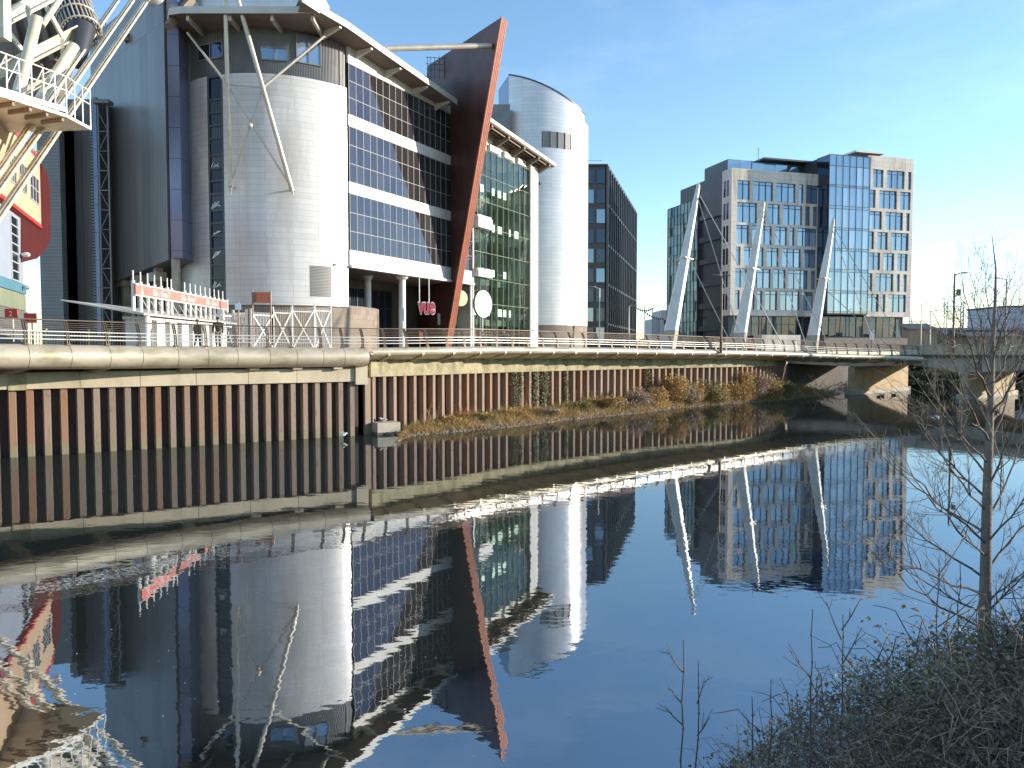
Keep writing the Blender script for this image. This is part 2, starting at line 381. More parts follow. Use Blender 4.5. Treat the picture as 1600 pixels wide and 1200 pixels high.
# water: dark body, mirror surface growing stronger at grazing angles, low ripples
mt, n, l, b = new_mat('river_water'); MT['water'] = mt
b.inputs['Base Color'].default_value = (.028, .032, .026, 1); b.inputs['Roughness'].default_value = .2; b.inputs['Specular IOR Level'].default_value = 0
gl = n.new("ShaderNodeBsdfGlossy"); gl.inputs['Roughness'].default_value = .012; gl.inputs['Color'].default_value = (.86, .92, 1.0, 1)
fr_ = n.new("ShaderNodeFresnel"); fr_.inputs['IOR'].default_value = 4.6
geo = n.new("ShaderNodeNewGeometry")
h1 = noise(n, l, 1.0, 2, .5, geo.outputs['Position'], (1.1, 1.6, 1))
h2 = noise(n, l, 1.0, 2, .5, geo.outputs['Position'], (3.6, 5.2, 1))
cmb = n.new("ShaderNodeMath"); cmb.operation = 'MULTIPLY_ADD'; cmb.inputs[1].default_value = .22; l.new(h2, cmb.inputs[0]); l.new(h1, cmb.inputs[2])
patch = ramp(n, [(.38, (.35, .35, .35)), (.66, (1, 1, 1))]); l.new(noise(n, l, .06, 2, .5, geo.outputs['Position']), patch.inputs[0])
hm = n.new("ShaderNodeMath"); hm.operation = 'MULTIPLY'; l.new(cmb.outputs[0], hm.inputs[0]); l.new(patch.outputs[0], hm.inputs[1])
bp = n.new("ShaderNodeBump"); bp.inputs['Strength'].default_value = 1.0; bp.inputs['Distance'].default_value = .0042
l.new(hm.outputs[0], bp.inputs['Height']); l.new(bp.outputs[0], gl.inputs['Normal']); l.new(bp.outputs[0], fr_.inputs['Normal'])
mx = n.new("ShaderNodeMixShader"); l.new(fr_.outputs[0], mx.inputs[0]); l.new(b.outputs[0], mx.inputs[1]); l.new(gl.outputs[0], mx.inputs[2])
l.new(mx.outputs[0], n["Material Output"].inputs[0])
# atrium glazing: see-through green glass with reflections
mt, n, l, b = new_mat('atrium_glass'); MT['atrium'] = mt
tr = n.new("ShaderNodeBsdfTransparent"); tr.inputs[0].default_value = (.70, .84, .76, 1)
gl = n.new("ShaderNodeBsdfGlossy"); gl.inputs['Roughness'].default_value = .012; gl.inputs['Color'].default_value = (.85, .95, .92, 1)
fz = n.new("ShaderNodeFresnel"); fz.inputs['IOR'].default_value = 1.75
bp = n.new("ShaderNodeBump"); bp.inputs['Strength'].default_value = .3; bp.inputs['Distance'].default_value = .02
l.new(noise(n, l, .5, 1), bp.inputs['Height']); l.new(bp.outputs[0], gl.inputs['Normal'])
mx = n.new("ShaderNodeMixShader"); l.new(fz.outputs[0], mx.inputs[0]); l.new(tr.outputs[0], mx.inputs[1]); l.new(gl.outputs[0], mx.inputs[2])
l.new(mx.outputs[0], n["Material Output"].inputs[0])

# ------------------------------------------------------------------ plan lines of the river edge
def smooth_line(ctrl, n=12):
    """Catmull-Rom through (x, y, z) control points"""
    P = [Vector(c) for c in ctrl]; out = []
    for i in range(len(P) - 1):
        a, b_, c, d = P[max(i - 1, 0)], P[i], P[i + 1], P[min(i + 2, len(P) - 1)]
        for k in range(n):
            t = k / n
            out.append(.5 * ((2 * b_) + (c - a) * t + (2 * a - 5 * b_ + 4 * c - d) * t * t + (3 * b_ - a - 3 * c + d) * t ** 3))
    return out + [P[-1]]
class Line:
    def __init__(f, pts):
        f.p = pts; f.s = [0]
        for a, b_ in zip(pts, pts[1:]): f.s.append(f.s[-1] + (Vector((b_.x, b_.y)) - Vector((a.x, a.y))).length)
        f.L = f.s[-1]
    def at(f, s):
        s = max(0, min(f.L, s)); i = 0
        while i < len(f.s) - 2 and f.s[i + 1] < s: i += 1
        a, b_ = f.p[i], f.p[i + 1]; k = (s - f.s[i]) / max(1e-6, f.s[i + 1] - f.s[i])
        t = Vector((b_.x - a.x, b_.y - a.y, 0)).normalized()
        return a.lerp(b_, k), t, Vector((t.y, -t.x, 0))        # point, tangent, outward (river side)
    def find_px(f, px):
        best = min(range(400), key=lambda k: abs(f._px(f.L * k / 399) - px)); return f.L * best / 399
    def _px(f, s):
        q = f.at(s)[0]; return 800 + FPX * q.x / q.y
def L3(lst): return [(*xy(p, s), z) for p, s, z in lst]
EDGE = Line(smooth_line(L3([(-150, 35.7, 5.86), (0, 33.4, 5.80), (280, 28.4, 5.72), (575, 24.5, 5.66), (700, 22.7, 5.74), (800, 20.9, 5.78), (1000, 17.8, 5.68), (1200, 15.1, 5.43), (1300, 14.2, 5.15), (1380, 13.7, 4.95), (1440, 13.6, 4.75)])))
WALL1 = Line(smooth_line(L3([(-170, 33.0, 0), (0, 30.9, 0), (280, 27.6, 0), (572, 24.2, 0)])))
WALL2 = Line(smooth_line(L3([(578, 24.0, 0), (700, 21.75, 0), (800, 19.8, 0), (1000, 16.8, 0), (1200, 14.3, 0), (1231, 11.9, 0)])))
S_JOINT = EDGE.find_px(577)

# ================================================================== SETTING
m = MB(); m.face([(-3000, -400, 0), (3000, -400, 0), (3000, 900, 0), (-3000, 900, 0)])
tag(m.obj("river_water", MT['water']), kind="structure")
PLZ = 5.28
land = [(-785, -450)] + [(p.x - .1, p.y + .35) for p in WALL1.p] + [(p.x - .1, p.y + .35) for p in WALL2.p] + [(52, 116), (120, 150), (400, 250), (3000, 900), (3000, 3000), (-3000, 3000), (-3000, -450)]
m = MB(); m.face([(x, y, PLZ) for x, y in land]); tag(m.obj("plaza_pavement", MT['paving']), kind="structure")
from mathutils import noise as mnoise
RD, QD = Vector((.77, .64, 0)), Vector((.64, -.77, 0))      # along the river, towards our bank
NB0 = Vector((2.5, 8.5, 0))
def near_z(P):
    q = (P - NB0).dot(QD)
    z = -.5 + .85 * max(0, q + .55) if q > -.55 else -.5 + .5 * (q + .55)
    z = min(z, 3.75 + .02 * q)
    return z + .16 * mnoise.noise(P * .9) + .07 * mnoise.noise(P * 2.7)
m = MB(); rr = [-60, -40, -25, -15, -10] + [-8 + .5 * i for i in range(60)] + [24, 30, 40, 60, 90, 130]; qq = [-3, -1.5] + [-.9 + .3 * i for i in range(32)] + [10, 14, 20, 40, 80]
m.grid([[(lambda P: Vector((P.x, P.y, near_z(P))))(NB0 + RD * a + QD * q) for q in qq][::-1] for a in rr][::-1])
tag(m.obj("near_bank_ground", MT['soil'], smooth=True), kind="structure")
# gravel and mud shelf in front of the piling
shore_px = [(622, 690), (640, 682), (690, 677), (750, 671.5), (800, 667), (850, 661), (900, 655.5), (950, 650), (1000, 645.5), (1050, 639), (1100, 634), (1150, 630.5), (1215, 626), (1262, 621), (1310, 616)]
SHORE = Line(smooth_line([tuple(at_z(x, y, 0)) for x, y in shore_px], 8))
rows = []
NS = 90
def bank_pt(a, k):
    s = SHORE.at(SHORE.L * a)[0]; w = WALL2.at(WALL2.find_px(632) * (1 - a) + a * (WALL2.L - 1.0))[0]
    p = s.lerp(Vector((w.x - .3, w.y + .3, 0)), k) if k > 0 else s + (s - w).normalized() * .8 * -k
    h = (.55 + .45 * min(1, a * 2.2)) * min(1, a * 9 + .12)
    z = h * (k ** .65) if k > 0 else .4 * k
    return Vector((p.x, p.y, z + .09 * mnoise.noise(Vector((p.x * 1.4, p.y * 1.4, 0)))))
for i in range(NS + 1): rows.append([bank_pt(i / NS, k) for k in (-1.2, -.5, 0, .12, .25, .4, .55, .7, .85, 1.0)][::-1])
m = MB(); m.grid(rows[::-1]); tag(m.obj("river_shelf_ground", MT['soil'], smooth=True), kind="structure")
m = MB()
for i in range(3600):
    a = random.random(); k = random.uniform(-.2, .13) if random.random() < .85 else random.uniform(-.1, .6)
    if random.random() > .35 + .65 * min(1, a * 1.2) and k > .1: continue
    p = bank_pt(a, k); r = random.uniform(.05, .17); c = [Vector((random.uniform(-1, 1), random.uniform(-1, 1), random.uniform(-.6, .8))).normalized() * r * random.uniform(.7, 1.2) for _ in range(6)]
    t = Vector((0, 0, r * .7)); q = [Vector((r, 0, 0)), Vector((0, r, 0)), Vector((-r, 0, 0)), Vector((0, -r, 0))]
    q = [p + v * random.uniform(.6, 1.2) + Vector((0, 0, random.uniform(-.3, .3) * r)) for v in q]; top = p + t + c[0] * .3
    for j in range(4): m.face([q[j], q[(j + 1) % 4], top])
tag(m.obj("shore_rubble", MT['rubble'], merge=False), "loose stones and rubble along the foot of the scrubby shelf", "rubble", kind="stuff")

# ================================================================== QUAY WALLS
def sweep(m, line, s0, s1, n, prof, mi=0, zabs=True, close=False):
    rows, uvs = [], []
    for i in range(n + 1):
        s = s0 + (s1 - s0) * i / n; p, t, o = line.at(s)
        rows.append([Vector((p.x + o.x * a, p.y + o.y * a, z + (0 if zabs else p.z))) for a, z in prof]); acc = [0]
        for (a, z), (c, d) in zip(prof, prof[1:]): acc.append(acc[-1] + math.hypot(c - a, d - z))
        uvs.append([(s, q) for q in acc])
    m.grid(rows, uvs, mi)
    if close: m.face(rows[0], None, mi); m.face(rows[-1][::-1], None, mi)
def piling(m, md, line, s0, s1, pitch, wo, fl, depth, z0, z1):
    s = s0
    while s < s1 - pitch:
        def P(ss, off, z):
            p, t, o = line.at(ss); return Vector((p.x + o.x * off, p.y + o.y * off, z))
        a, b_, c, d, e = s, s + fl, s + fl + wo, s + 2 * fl + wo, s + pitch
        jit = random.uniform(-.03, .05); tin = random.random()
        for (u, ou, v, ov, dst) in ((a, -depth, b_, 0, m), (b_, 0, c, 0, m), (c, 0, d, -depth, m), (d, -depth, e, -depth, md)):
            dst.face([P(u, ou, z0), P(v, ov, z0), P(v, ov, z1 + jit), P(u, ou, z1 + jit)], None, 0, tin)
        s += pitch
qw = thing("quay_wall", "long rust brown sheet pile wall with pale concrete capping at left, rising straight from the water", "river wall", WALL1.at(WALL1.L * .5)[0])
m, md = MB(), MB(); piling(m, md, WALL1, 0, WALL1.L, .76, .29, .06, .42, -1.2, 3.52)
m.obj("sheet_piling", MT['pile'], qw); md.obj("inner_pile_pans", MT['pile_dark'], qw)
m = MB(); sweep(m, WALL1, 0, WALL1.L - .1, 60, [(-.8, 3.5), (.16, 3.5), (.16, 4.36), (-.8, 4.36)][::1], close=True); m.obj("capping_beam", MT['pale_concrete'], qw)
m = MB(); sweep(m, WALL1, 0, WALL1.L - .1, 40, [(-.7, 4.3), (-.7, 5.4)]); m.obj("recess_wall", MT['dark_concrete'], qw)
p, t, o = WALL1.at(WALL1.L - .45)
m = MB(); fr = Frame(p, t); m.fbox(fr, -.38, .42, -.9, .32, 3.3, 4.95); m.fbox(fr, -1.9, -.42, -.4, .02, 4.38, 4.66); m.obj("corner_block", MT['pale_concrete'], qw)
p, t, o = WALL1.at(WALL1.find_px(25))
m = MB(); fr = Frame(p, t); m.fbox(fr, -.38, .42, -.5, .20, 3.45, 4.40); m.obj("stained_joint", MT['mossy_concrete'], qw)
# joints in the capping beam
m = MB(); s = 2.0
while s < WALL1.L - 2:
    p, t, o = WALL1.at(s); fr = Frame(p, t); m.fbox(fr, -.012, .012, .15, .164, 3.51, 4.35); s += 2.9
m.obj("beam_joints", MT['dark_concrete'], qw)
sw = thing("quay_wall", "sheet pile wall behind the scrubby shelf, narrow pale piles under a mossy concrete band", "river wall", WALL2.at(WALL2.L * .4)[0])
m, md = MB(), MB(); piling(m, md, WALL2, .15, WALL2.L - 1, .88, .24, .05, .46, -1.2, 3.82)
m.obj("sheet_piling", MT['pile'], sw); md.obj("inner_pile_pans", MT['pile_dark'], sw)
m = MB(); sweep(m, WALL2, 0, WALL2.L - .6, 60, [(-.8, 3.76), (.10, 3.76), (.10, 4.95), (-.8, 4.95)], close=True); m.obj("concrete_band", MT['mossy_concrete'], sw)
p0 = WALL1.at(WALL1.L)[0]; p1 = WALL2.at(0)[0]
m = MB(); m.bar((p0.x - .2, p0.y + .3, 1.5), (p1.x, p1.y + .3, 1.5), .22, 5.4); m.obj("return_pile", MT['pile'], sw)
c = at_z(608, 679, 0)
cb = thing("mooring_block", "squat pale concrete block standing in the water at the corner of the pile walls", "concrete block", (c.x, c.y, 0))
fr = Frame(c, (.84, .54)); m = MB(); m.fbox(fr, -.8, .8, -1.2, 0, -1, .78); m.obj("block", MT['concrete'], cb)
m = MB(); m.fbox(fr, -.84, .84, -1.24, .04, -.9, .16); m.obj("wet_skirt", MT['dark_concrete'], cb)

# ================================================================== WALKWAY
wk = thing("riverside_walkway", "long cantilevered riverside walkway with a rounded pale metal edge tube", "walkway", EDGE.at(S_JOINT)[0])
# segmented big edge tube at left
prof = [(-1.2, -.02), (-.25, 0)] + [(-.25 + .62 * math.sin(a) , -.60 + .60 * math.cos(a)) for a in [R(12 * i) for i in range(1, 14)]] + [(-.35, -1.22), (-1.1, -1.05)]
s = 0.0; k = 0; posts = []
left_px = [-27, 40, 105, 167, 221, 274, 324, 371, 417, 459, 500, 535, 571]
for a, b_ in zip(left_px, left_px[1:]):
    m = MB(); sweep(m, EDGE, EDGE.find_px(a + (0 if a < 0 else 1)) + .012, EDGE.find_px(b_ + 1) - .012, 4, prof, 0, False); m.obj("edge_panel", MT['tube'], wk, smooth=True)
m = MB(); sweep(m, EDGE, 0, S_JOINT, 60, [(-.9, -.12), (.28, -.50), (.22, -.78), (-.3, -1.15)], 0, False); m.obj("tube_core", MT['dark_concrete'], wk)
# smooth slim tube to the right
prof2 = [(-1.2, -.02), (-.05, 0), (.06, -.03)] + [(.05 + .27 * math.sin(a), -.30 + .27 * math.cos(a)) for a in [R(18 * i) for i in range(1, 10)]] + [(-.1, -.60), (-.7, -.78), (-2.2, -.98)]
m = MB(); sweep(m, EDGE, S_JOINT + .02, EDGE.L, 120, prof2, 0, False); m.obj("edge_tube", MT['tube'], wk, smooth=True)
m = MB()
for i in range(80):
    s0, s1 = EDGE.L * i / 80, EDGE.L * (i + 1) / 80
    q = []
    for s in (s0, s1):
        p, t, o = EDGE.at(s); wln, wl_ = (WALL1, WALL1.L) if p.x < -10 else (WALL2, WALL2.L)
        w = wln.at(min(range(200), key=lambda k: (wln.at(wl_ * k / 199)[0].xy - p.xy).length) * wl_ / 199)[0]
        inn = Vector((w.x - .1, w.y + 1.6, 0)); q.append((Vector((p.x - o.x * .3, p.y - o.y * .3, p.z - .10)), Vector((inn.x, inn.y, p.z - .10))))
    (a, b_), (c, d) = q; e = Vector((0, 0, -.32))
    m.face([a, c, d, b_]); m.face([a + e, b_ + e, d + e, c + e])
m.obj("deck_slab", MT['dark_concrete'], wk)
# tapered brackets carrying the left deck
for px in (-50, 42, 170, 300, 400, 470, 530):
    s = EDGE.find_px(px); p, t, o = EDGE.at(s)
    dep = min(((WALL1.at(WALL1.L * k / 199)[0].xy - p.xy).length for k in range(200))) 
    fr = Frame(p, t); m = MB()
    poly = [fr.p(0, -.25, p.z - 1.20), fr.p(0, -.25, p.z - .40), fr.p(0, -dep - .4, p.z - .40), fr.p(0, -dep - .4, 4.28), fr.p(0, -dep + .5, 4.30)]
    m.extrude([q - t * .28 for q in poly], t * .56); m.obj("bracket", MT['concrete'], wk)
# curved ribs under the right-hand edge
s = S_JOINT + 1.2
while s < EDGE.L - 1:
    p, t, o = EDGE.at(s); m = MB(); pr = prof2[8:]
    for (a, z), (c, d) in zip(pr, pr[1:]):
        A = lambda a_, z_, e: Vector((p.x + o.x * a_, p.y + o.y * a_, p.z + z_)) + t * e
        m.box8([A(a, z - .10, -.09), A(c, d - .10, -.09), A(c, d - .10, .09), A(a, z - .10, .09), A(a, z + .02, -.09), A(c, d + .02, -.09), A(c, d + .02, .09), A(a, z + .02, .09)])
    m.obj("rib", MT['tube'], wk); s += 2.55
# railing
rl = thing("railing", "brown steel railing with curved posts along the walkway edge, handrail over pale horizontal bars", "railing", EDGE.at(S_JOINT)[0])
curve = [(-.10, 0), (-.13, .22), (-.14, .45), (-.22, .72), (-.36, 1.0), (-.47, 1.2)]
pm = MB()
for sgn in (-.05, .05):
    for (a, z), (c, d) in zip(curve, curve[1:]):
        w = .075
        pm.box8([Vector(q) for q in ((sgn - .018, a - w, z), (sgn + .018, a - w, z), (sgn + .018, a + w, z), (sgn - .018, a + w, z), (sgn - .018, c - w, d), (sgn + .018, c - w, d), (sgn + .018, c + w, d), (sgn - .018, c + w, d))])
pm.box(-.10, .10, -.26, .02, -.02, .05)
sp = [EDGE.find_px(x) for x in left_px[1:]]; s = sp[-1] + 1.55
while s < EDGE.L: sp.append(s); s += 1.62
post0 = None
for s in sp:
    p, t, o = EDGE.at(s); ang = math.atan2(t.y, t.x)
    if post0 is None:
        BASE["_tmp"] = Vector((0, 0, 0)); post0 = pm.obj("post", MT['steel_brown']); post0.parent = rl; q = post0
    else:
        q = post0.copy(); sc.collection.objects.link(q)
    q.location = p - BASE[rl.name]; q.rotation_euler = (0, 0, ang + math.pi)
def rail_path(m, off, h, r, s0, s1, n, sides=6):
    pts = []
    for i in range(n + 1):
        p, t, o = EDGE.at(s0 + (s1 - s0) * i / n); pts.append((p.x - o.x * off, p.y - o.y * off, p.z + h))
    m.path(pts, r, sides)
for nm, mt_, r, lst in (("lower_bars", 'steel_pale', .034, ((.10, .26), (.12, .45), (.15, .64))), ("wires", 'steel_brown', .012, ((.22, .78), (.27, .88), (.32, .98), (.38, 1.08))), ("handrail", 'steel_brown', .036, ((.47, 1.22),))):
    m = MB()
    for off, h in lst: rail_path(m, off, h, r, 0, EDGE.L, 150)
    m.obj(nm, MT[mt_], rl, smooth=True)

# ================================================================== ROAD BRIDGE
BO = Vector((*xy(1335, 12.6), 0)); BD = Vector((.64, -.77, 0)).normalized(); BR = Vector((.77, .64, 0)).normalized()
br = thing("road_bridge", "grey concrete road bridge on thick piers with a pale panelled parapet, at right", "bridge", BO)
def bp_(k, r, z): return BO + BD * k + BR * r + Vector((0, 0, z))
sof = [(-9, 3.75), (0, 3.45), (3, 3.6), (7, 3.7), (10, 3.4), (12.3, 3.0), (13.5, 3.0), (17, 3.3), (21, 3.5), (26, 3.0), (62, 3.0)]
poly = [bp_(k, 0, z) for k, z in sof] + [bp_(62, 0, 4.92), bp_(-9, 0, 4.92)]
m = MB(); m.extrude(poly, BR * 15.5); m.obj("deck", MT['concrete'], br)
m = MB(); m.box8([bp_(a, r, z) for z in (4.70, 4.98) for a, r in ((5.5, -.35), (62, -.35), (62, -.03), (5.5, -.03))]); m.obj("string_course", MT['dark_concrete'], br)
for rr_ in (0.05, 15.0):
    m = MB(); m.box8([bp_(a, r, z) for z in (4.93, 5.98) for a, r in ((5.4, rr_), (62, rr_), (62, rr_ + .22), (5.4, rr_ + .22))]); m.obj("parapet", MT['pale_concrete'], br)
k = 5.6
m = MB()
while k < 40:
    m.box8([bp_(a, r, z) for z in (4.95, 6.06) for a, r in ((k, -.06), (k + .16, -.06), (k + .16, .05), (k, .05))]); k += 1.15
m.obj("parapet_posts", MT['concrete'], br)
m = MB(); m.box8([bp_(a, r, z) for z in (6.0, 6.12) for a, r in ((5.4, -.08), (62, -.08), (62, .34), (5.4, .34))]); m.obj("coping", MT['concrete'], br)
for k0 in (-.85, 12.0, 25.5):
    pm_ = MB(); pm_.box8([bp_(a, r, z) for z in (-1.5, 3.4) for a, r in ((k0, .1), (k0 + .85, .1), (k0 + .85, 15.2), (k0, 15.2))]); pier = pm_.obj("pier", MT['pier_concrete'], br)
    pm_ = MB(); pm_.box8([bp_(a, r, z) for z in (-1.5, .55) for a, r in ((k0 - .25, -.2), (k0 + 1.1, -.2), (k0 + 1.1, 15.5), (k0 - .25, 15.5))]); pm_.obj("pier_footing", MT['concrete'], pier)
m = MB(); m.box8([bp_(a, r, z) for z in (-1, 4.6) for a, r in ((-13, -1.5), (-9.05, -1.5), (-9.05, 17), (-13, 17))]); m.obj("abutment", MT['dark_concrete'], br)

# ================================================================== BUILDING HELPERS
def panes(m, fr, us, zs, t=0.0, tilt=.004, tint=None, mi=0):
    """one slightly tilted pane of glass per bay"""
    for i in range(len(us) - 1):
        for j in range(len(zs) - 1):
            flip = (us[-1] - us[0]) * (fr.n.x * fr.d.y - fr.n.y * fr.d.x) < 0
            a, b_, c, d = [random.uniform(-tilt, tilt) * (us[1] - us[0]) for _ in range(4)]
            q4 = [fr.p(us[i], t + a, zs[j]), fr.p(us[i + 1], t + b_, zs[j]), fr.p(us[i + 1], t + b_ + d, zs[j + 1]), fr.p(us[i], t + a + d, zs[j + 1])]; m.face(q4[::-1] if flip else q4, None, mi, tint(i, j) if tint else random.random() * .5)
def bars(m, fr, us, zs, w=.07, dpt=.10, t=0.0, vertical=True, horizontal=True):
    if vertical:
        for u in us: m.fbox(fr, u - w / 2, u + w / 2, t - .02, t + dpt, zs[0], zs[-1])
    if horizontal:
        for z in zs: m.fbox(fr, us[0], us[-1], t - .015, t + dpt * .8, z - w / 2, z + w / 2)
def lin(a, b_, n): return [a + (b_ - a) * i / n for i in range(n + 1)]

# ================================================================== CINEMA AND OFFICE BUILDING
FA = Frame(at_y(545, 300, 86.3), (.4706, .8824))
cin = thing("cinema_building", "large white cinema building with round drum, banded glass front and tall rust fin", "building", (*FA.p(10, -8, 0).xy, PLZ))
DC, DR = Vector((-27.5, 93.1)), 11.45
def drum_ang(px):
    r = ray(px, 300); a = Vector((r.x, r.y)).normalized(); b_ = a.dot(DC); q = b_ - math.sqrt(max(0, b_ * b_ - DC.length_squared + DR * DR)); v = a * q - DC
    return math.atan2(v.y, v.x)
aL, aR = R(-205), R(-36.5)
a1, a2 = drum_ang(326), drum_ang(350.5)
ZT = 34.45
m = MB(); m.arc(DC, DR, aL, a1, 10.45, ZT, 20); m.arc(DC, DR, a2, aR, 10.45, ZT, 48); m.arc(DC, DR - .35, a1 - .02, a2 + .02, 10.45, ZT, 4)
for a in (a1, a2):
    q = lambda r, z: Vector((DC.x + r * math.cos(a), DC.y + r * math.sin(a), z)); m.face([q(DR, 10.45), q(DR - .35, 10.45), q(DR - .35, ZT), q(DR, ZT)])
m.obj("drum_wall", MT['white_clad'], cin, smooth=True)
m = MB(); m.arc(DC, DR + .05, aL, aR, 10.30, 10.46, 60); m.obj("drum_trim", MT['white_paint'], cin, smooth=True)
m = MB(); m.arc(DC, DR - .2, aL, R(60), 5.2, 10.45, 60); m.obj("drum_base", MT['brown_stone'], cin, smooth=True)
# stair window strip on the drum
stw = None
m = MB(); mb2 = MB(); zz = 10.6; rnd = random.Random(3)
am = (a1 + a2) / 2
SF = Frame((DC.x + (DR - .2) * math.cos(am), DC.y + (DR - .2) * math.sin(am)), (-math.sin(am), math.cos(am)))
wd = (a2 - a1) * DR / 2
zs_ = [10.5]
while zs_[-1] < ZT - 1.0: zs_.append(zs_[-1] + (1.35 if len(zs_) % 4 else 1.75))
zs_[-1] = ZT - .1
panes(m, SF, [-wd + .12, wd - .12], zs_, .02, .02, lambda i, j: rnd.random())
w_ = m.obj("stair_window", MT['stair_glass'], cin)
bars(mb2, SF, [-wd + .14, wd - .14], zs_, .22, .14, .02); mb2.obj("window_frame", MT['dark_frame'], w_)
m = MB()
for z in (12.0, 15.2, 17.6, 20.4, 24.6):
    for q in range(5):
        u0 = -wd + .2 + q * .22; m.bar(SF.p(u0, .06, z + q * .12), SF.p(u0 + rnd.uniform(.2, .5), .06, z + rnd.uniform(.3, .9)), .07, .07)
m.obj("stair_rail", MT['steel_pale'], w_)
# louvre door panel low on the drum
b1, b2 = drum_ang(483), drum_ang(516)
m = MB(); m.arc(DC, DR + .03, b1, b2, 11.3, 14.6, 6); m.obj("louvre_panel", MT['louvre'], cin)
# ribbed grey storey over the drum
m = MB(); NR = 190; z0, z1 = ZT, 39.3
for i in range(NR):
    a = aL + (R(-37) - aL) * i / NR; da = (R(-37) - aL) / NR
    P = lambda t, r, z: Vector((DC.x + r * math.cos(t), DC.y + r * math.sin(t), z))
    for (ta, ra, tb, rb) in ((a, DR - .06, a + .45 * da, DR - .06), (a + .45 * da, DR - .06, a + .5 * da, DR - .16), (a + .5 * da, DR - .16, a + .95 * da, DR - .16), (a + .95 * da, DR - .16, a + da, DR - .06)):
        m.face([P(ta, ra, z0), P(tb, rb, z0), P(tb, rb, z1), P(ta, ra, z1)])
m.obj("ribbed_storey", MT['grey_clad'], cin)
for x0, x1, y0, y1 in ((309, 348, 72, 88), (408, 449, 73, 95), (463, 501, 52, 103)):
    c0, c1 = drum_ang(x0), drum_ang(x1); am = (c0 + c1) / 2; wfr = Frame((DC.x + (DR + .0) * math.cos(am), DC.y + (DR + .0) * math.sin(am)), (-math.sin(am), math.cos(am)))
    ux0, zt_ = wfr.px(x0, y0); ux1, zb_ = wfr.px(x1, y1)
    m = MB(); panes(m, wfr, lin(ux0, ux1, 2), [zb_, zt_], -.02); w_ = m.obj("window", MT['dark_glass'] if x0 < 400 else MT['office_glass'], cin)
    m = MB(); bars(m, wfr, lin(ux0, ux1, 2), [zb_, zt_], .13, .12, -.03); m.fbox(wfr, ux0, ux1, -.6, -.05, zb_ - .1, zt_ + .1); m.obj("window_frame", MT['grey_clad'], w_)
# banded facade
UF0, UF1, UE = 0.15, 21.0, 26.55
bands = [(31.66, 37.2), (24.25, 30.35), (16.7, 22.95)]
us = lin(UF0, UF1, 17); us2 = [22.2 + (UE - 22.2) * i / 4 for i in range(5)]
for (z0, z1) in bands:
    for uu in (us, us2):
        zs = lin(z0, z1, 3); m = MB(); rr2 = random.Random(int(z0)); panes(m, FA, uu, zs, 0, .0030, lambda i, j: .9 if rr2.random() < .12 else rr2.random() * .5); w_ = m.obj("window_band", MT['facade_glass'], cin)
        m = MB(); bars(m, FA, uu, zs, .055, .03); m.obj("mullions", MT['thin_mullion'], w_)
sp_z = [(37.2, 39.4), (30.35, 31.66), (22.95, 24.25), (15.0, 16.7)]
for (z0, z1) in sp_z:
    m = MB(); m.fbox(FA, 0.0, 21.0, -.3, .06, z0 + .04, z1 - .04); m.fbox(FA, 22.2, UE, -.3, .06, z0 + .04, z1 - .04); m.obj("spandrel", MT['white_panel'], cin)
m = MB(); m.fbox(FA, .0, UE + .2, -.4, .35, 14.72, 15.0); m.obj("sill_beam", MT['white_paint'], cin)
m = MB(); m.fbox(FA, UE, UE + .28, -.4, .12, 5.2, 39.0); m.obj("corner_post", MT['white_paint'], cin)
m = MB(); m.fbox(FA, -1, UE, -24, -.32, 15.02, 38.6); m.obj("inner_wall", MT['dark_concrete'], cin)
m = MB(); m.fbox(FA, -2, UE, -12, -.45, 14.74, 14.98); m.obj("undercroft_soffit", MT['soffit'], cin)
# undercroft: dark back wall with glazed doors
m = MB(); m.fbox(FA, -8, UE, -12, -9, 5.2, 14.74); m.obj("undercroft_wall", MT['dark_concrete'], cin)
m = MB(); uu = lin(1.5, 19.5, 12); zs = [5.4, 8.2, 11.2, 13.6]; panes(m, FA, uu, zs, -8.9, .01); w_ = m.obj("entrance_glazing", MT['dark_glass'], cin)
m = MB(); bars(m, FA, uu, zs, .1, .12, -8.9); m.obj("mullions", MT['dark_frame'], w_)
m = MB(); m.fbox(FA, 22.2, UE, -3.0, -2.6, 9.0, 10.6); m.obj("shop_fascia", MT['white_panel'], cin)
m = MB(); panes(m, FA, lin(22.2, UE, 4), [5.3, 7.2, 9.0], -2.7); w_ = m.obj("shop_window", MT['green_glass'], cin)
m = MB(); bars(m, FA, lin(22.2, UE, 4), [5.3, 7.2, 9.0], .08, .08, -2.7); m.obj("window_frame", MT['dark_frame'], w_)
m = MB(); panes(m, FA, lin(22.2, UE, 4), [10.6, 14.7], -2.7); m.obj("window", MT['dark_glass'], cin)
# columns
for px, t, rad, cap in ((575, -4.5, .42, .62), (628.5, -.9, .44, .75), (735, -.1, .17, 0)):
    u, _ = FA.px(px, 480, t); q = FA.p(u, t, 0); m = MB(); m.path([(q.x, q.y, 5.2), (q.x, q.y, 14.3 if cap else 14.73)], rad, 20); c_ = m.obj("column", MT['white_paint'], cin, smooth=True)
    if cap:
        m = MB(); m.path([(q.x, q.y, 14.25), (q.x, q.y, 14.5), (q.x, q.y, 14.73)], [rad, cap, cap + .1], 20); m.obj("capital", MT['white_paint'], c_, smooth=True)
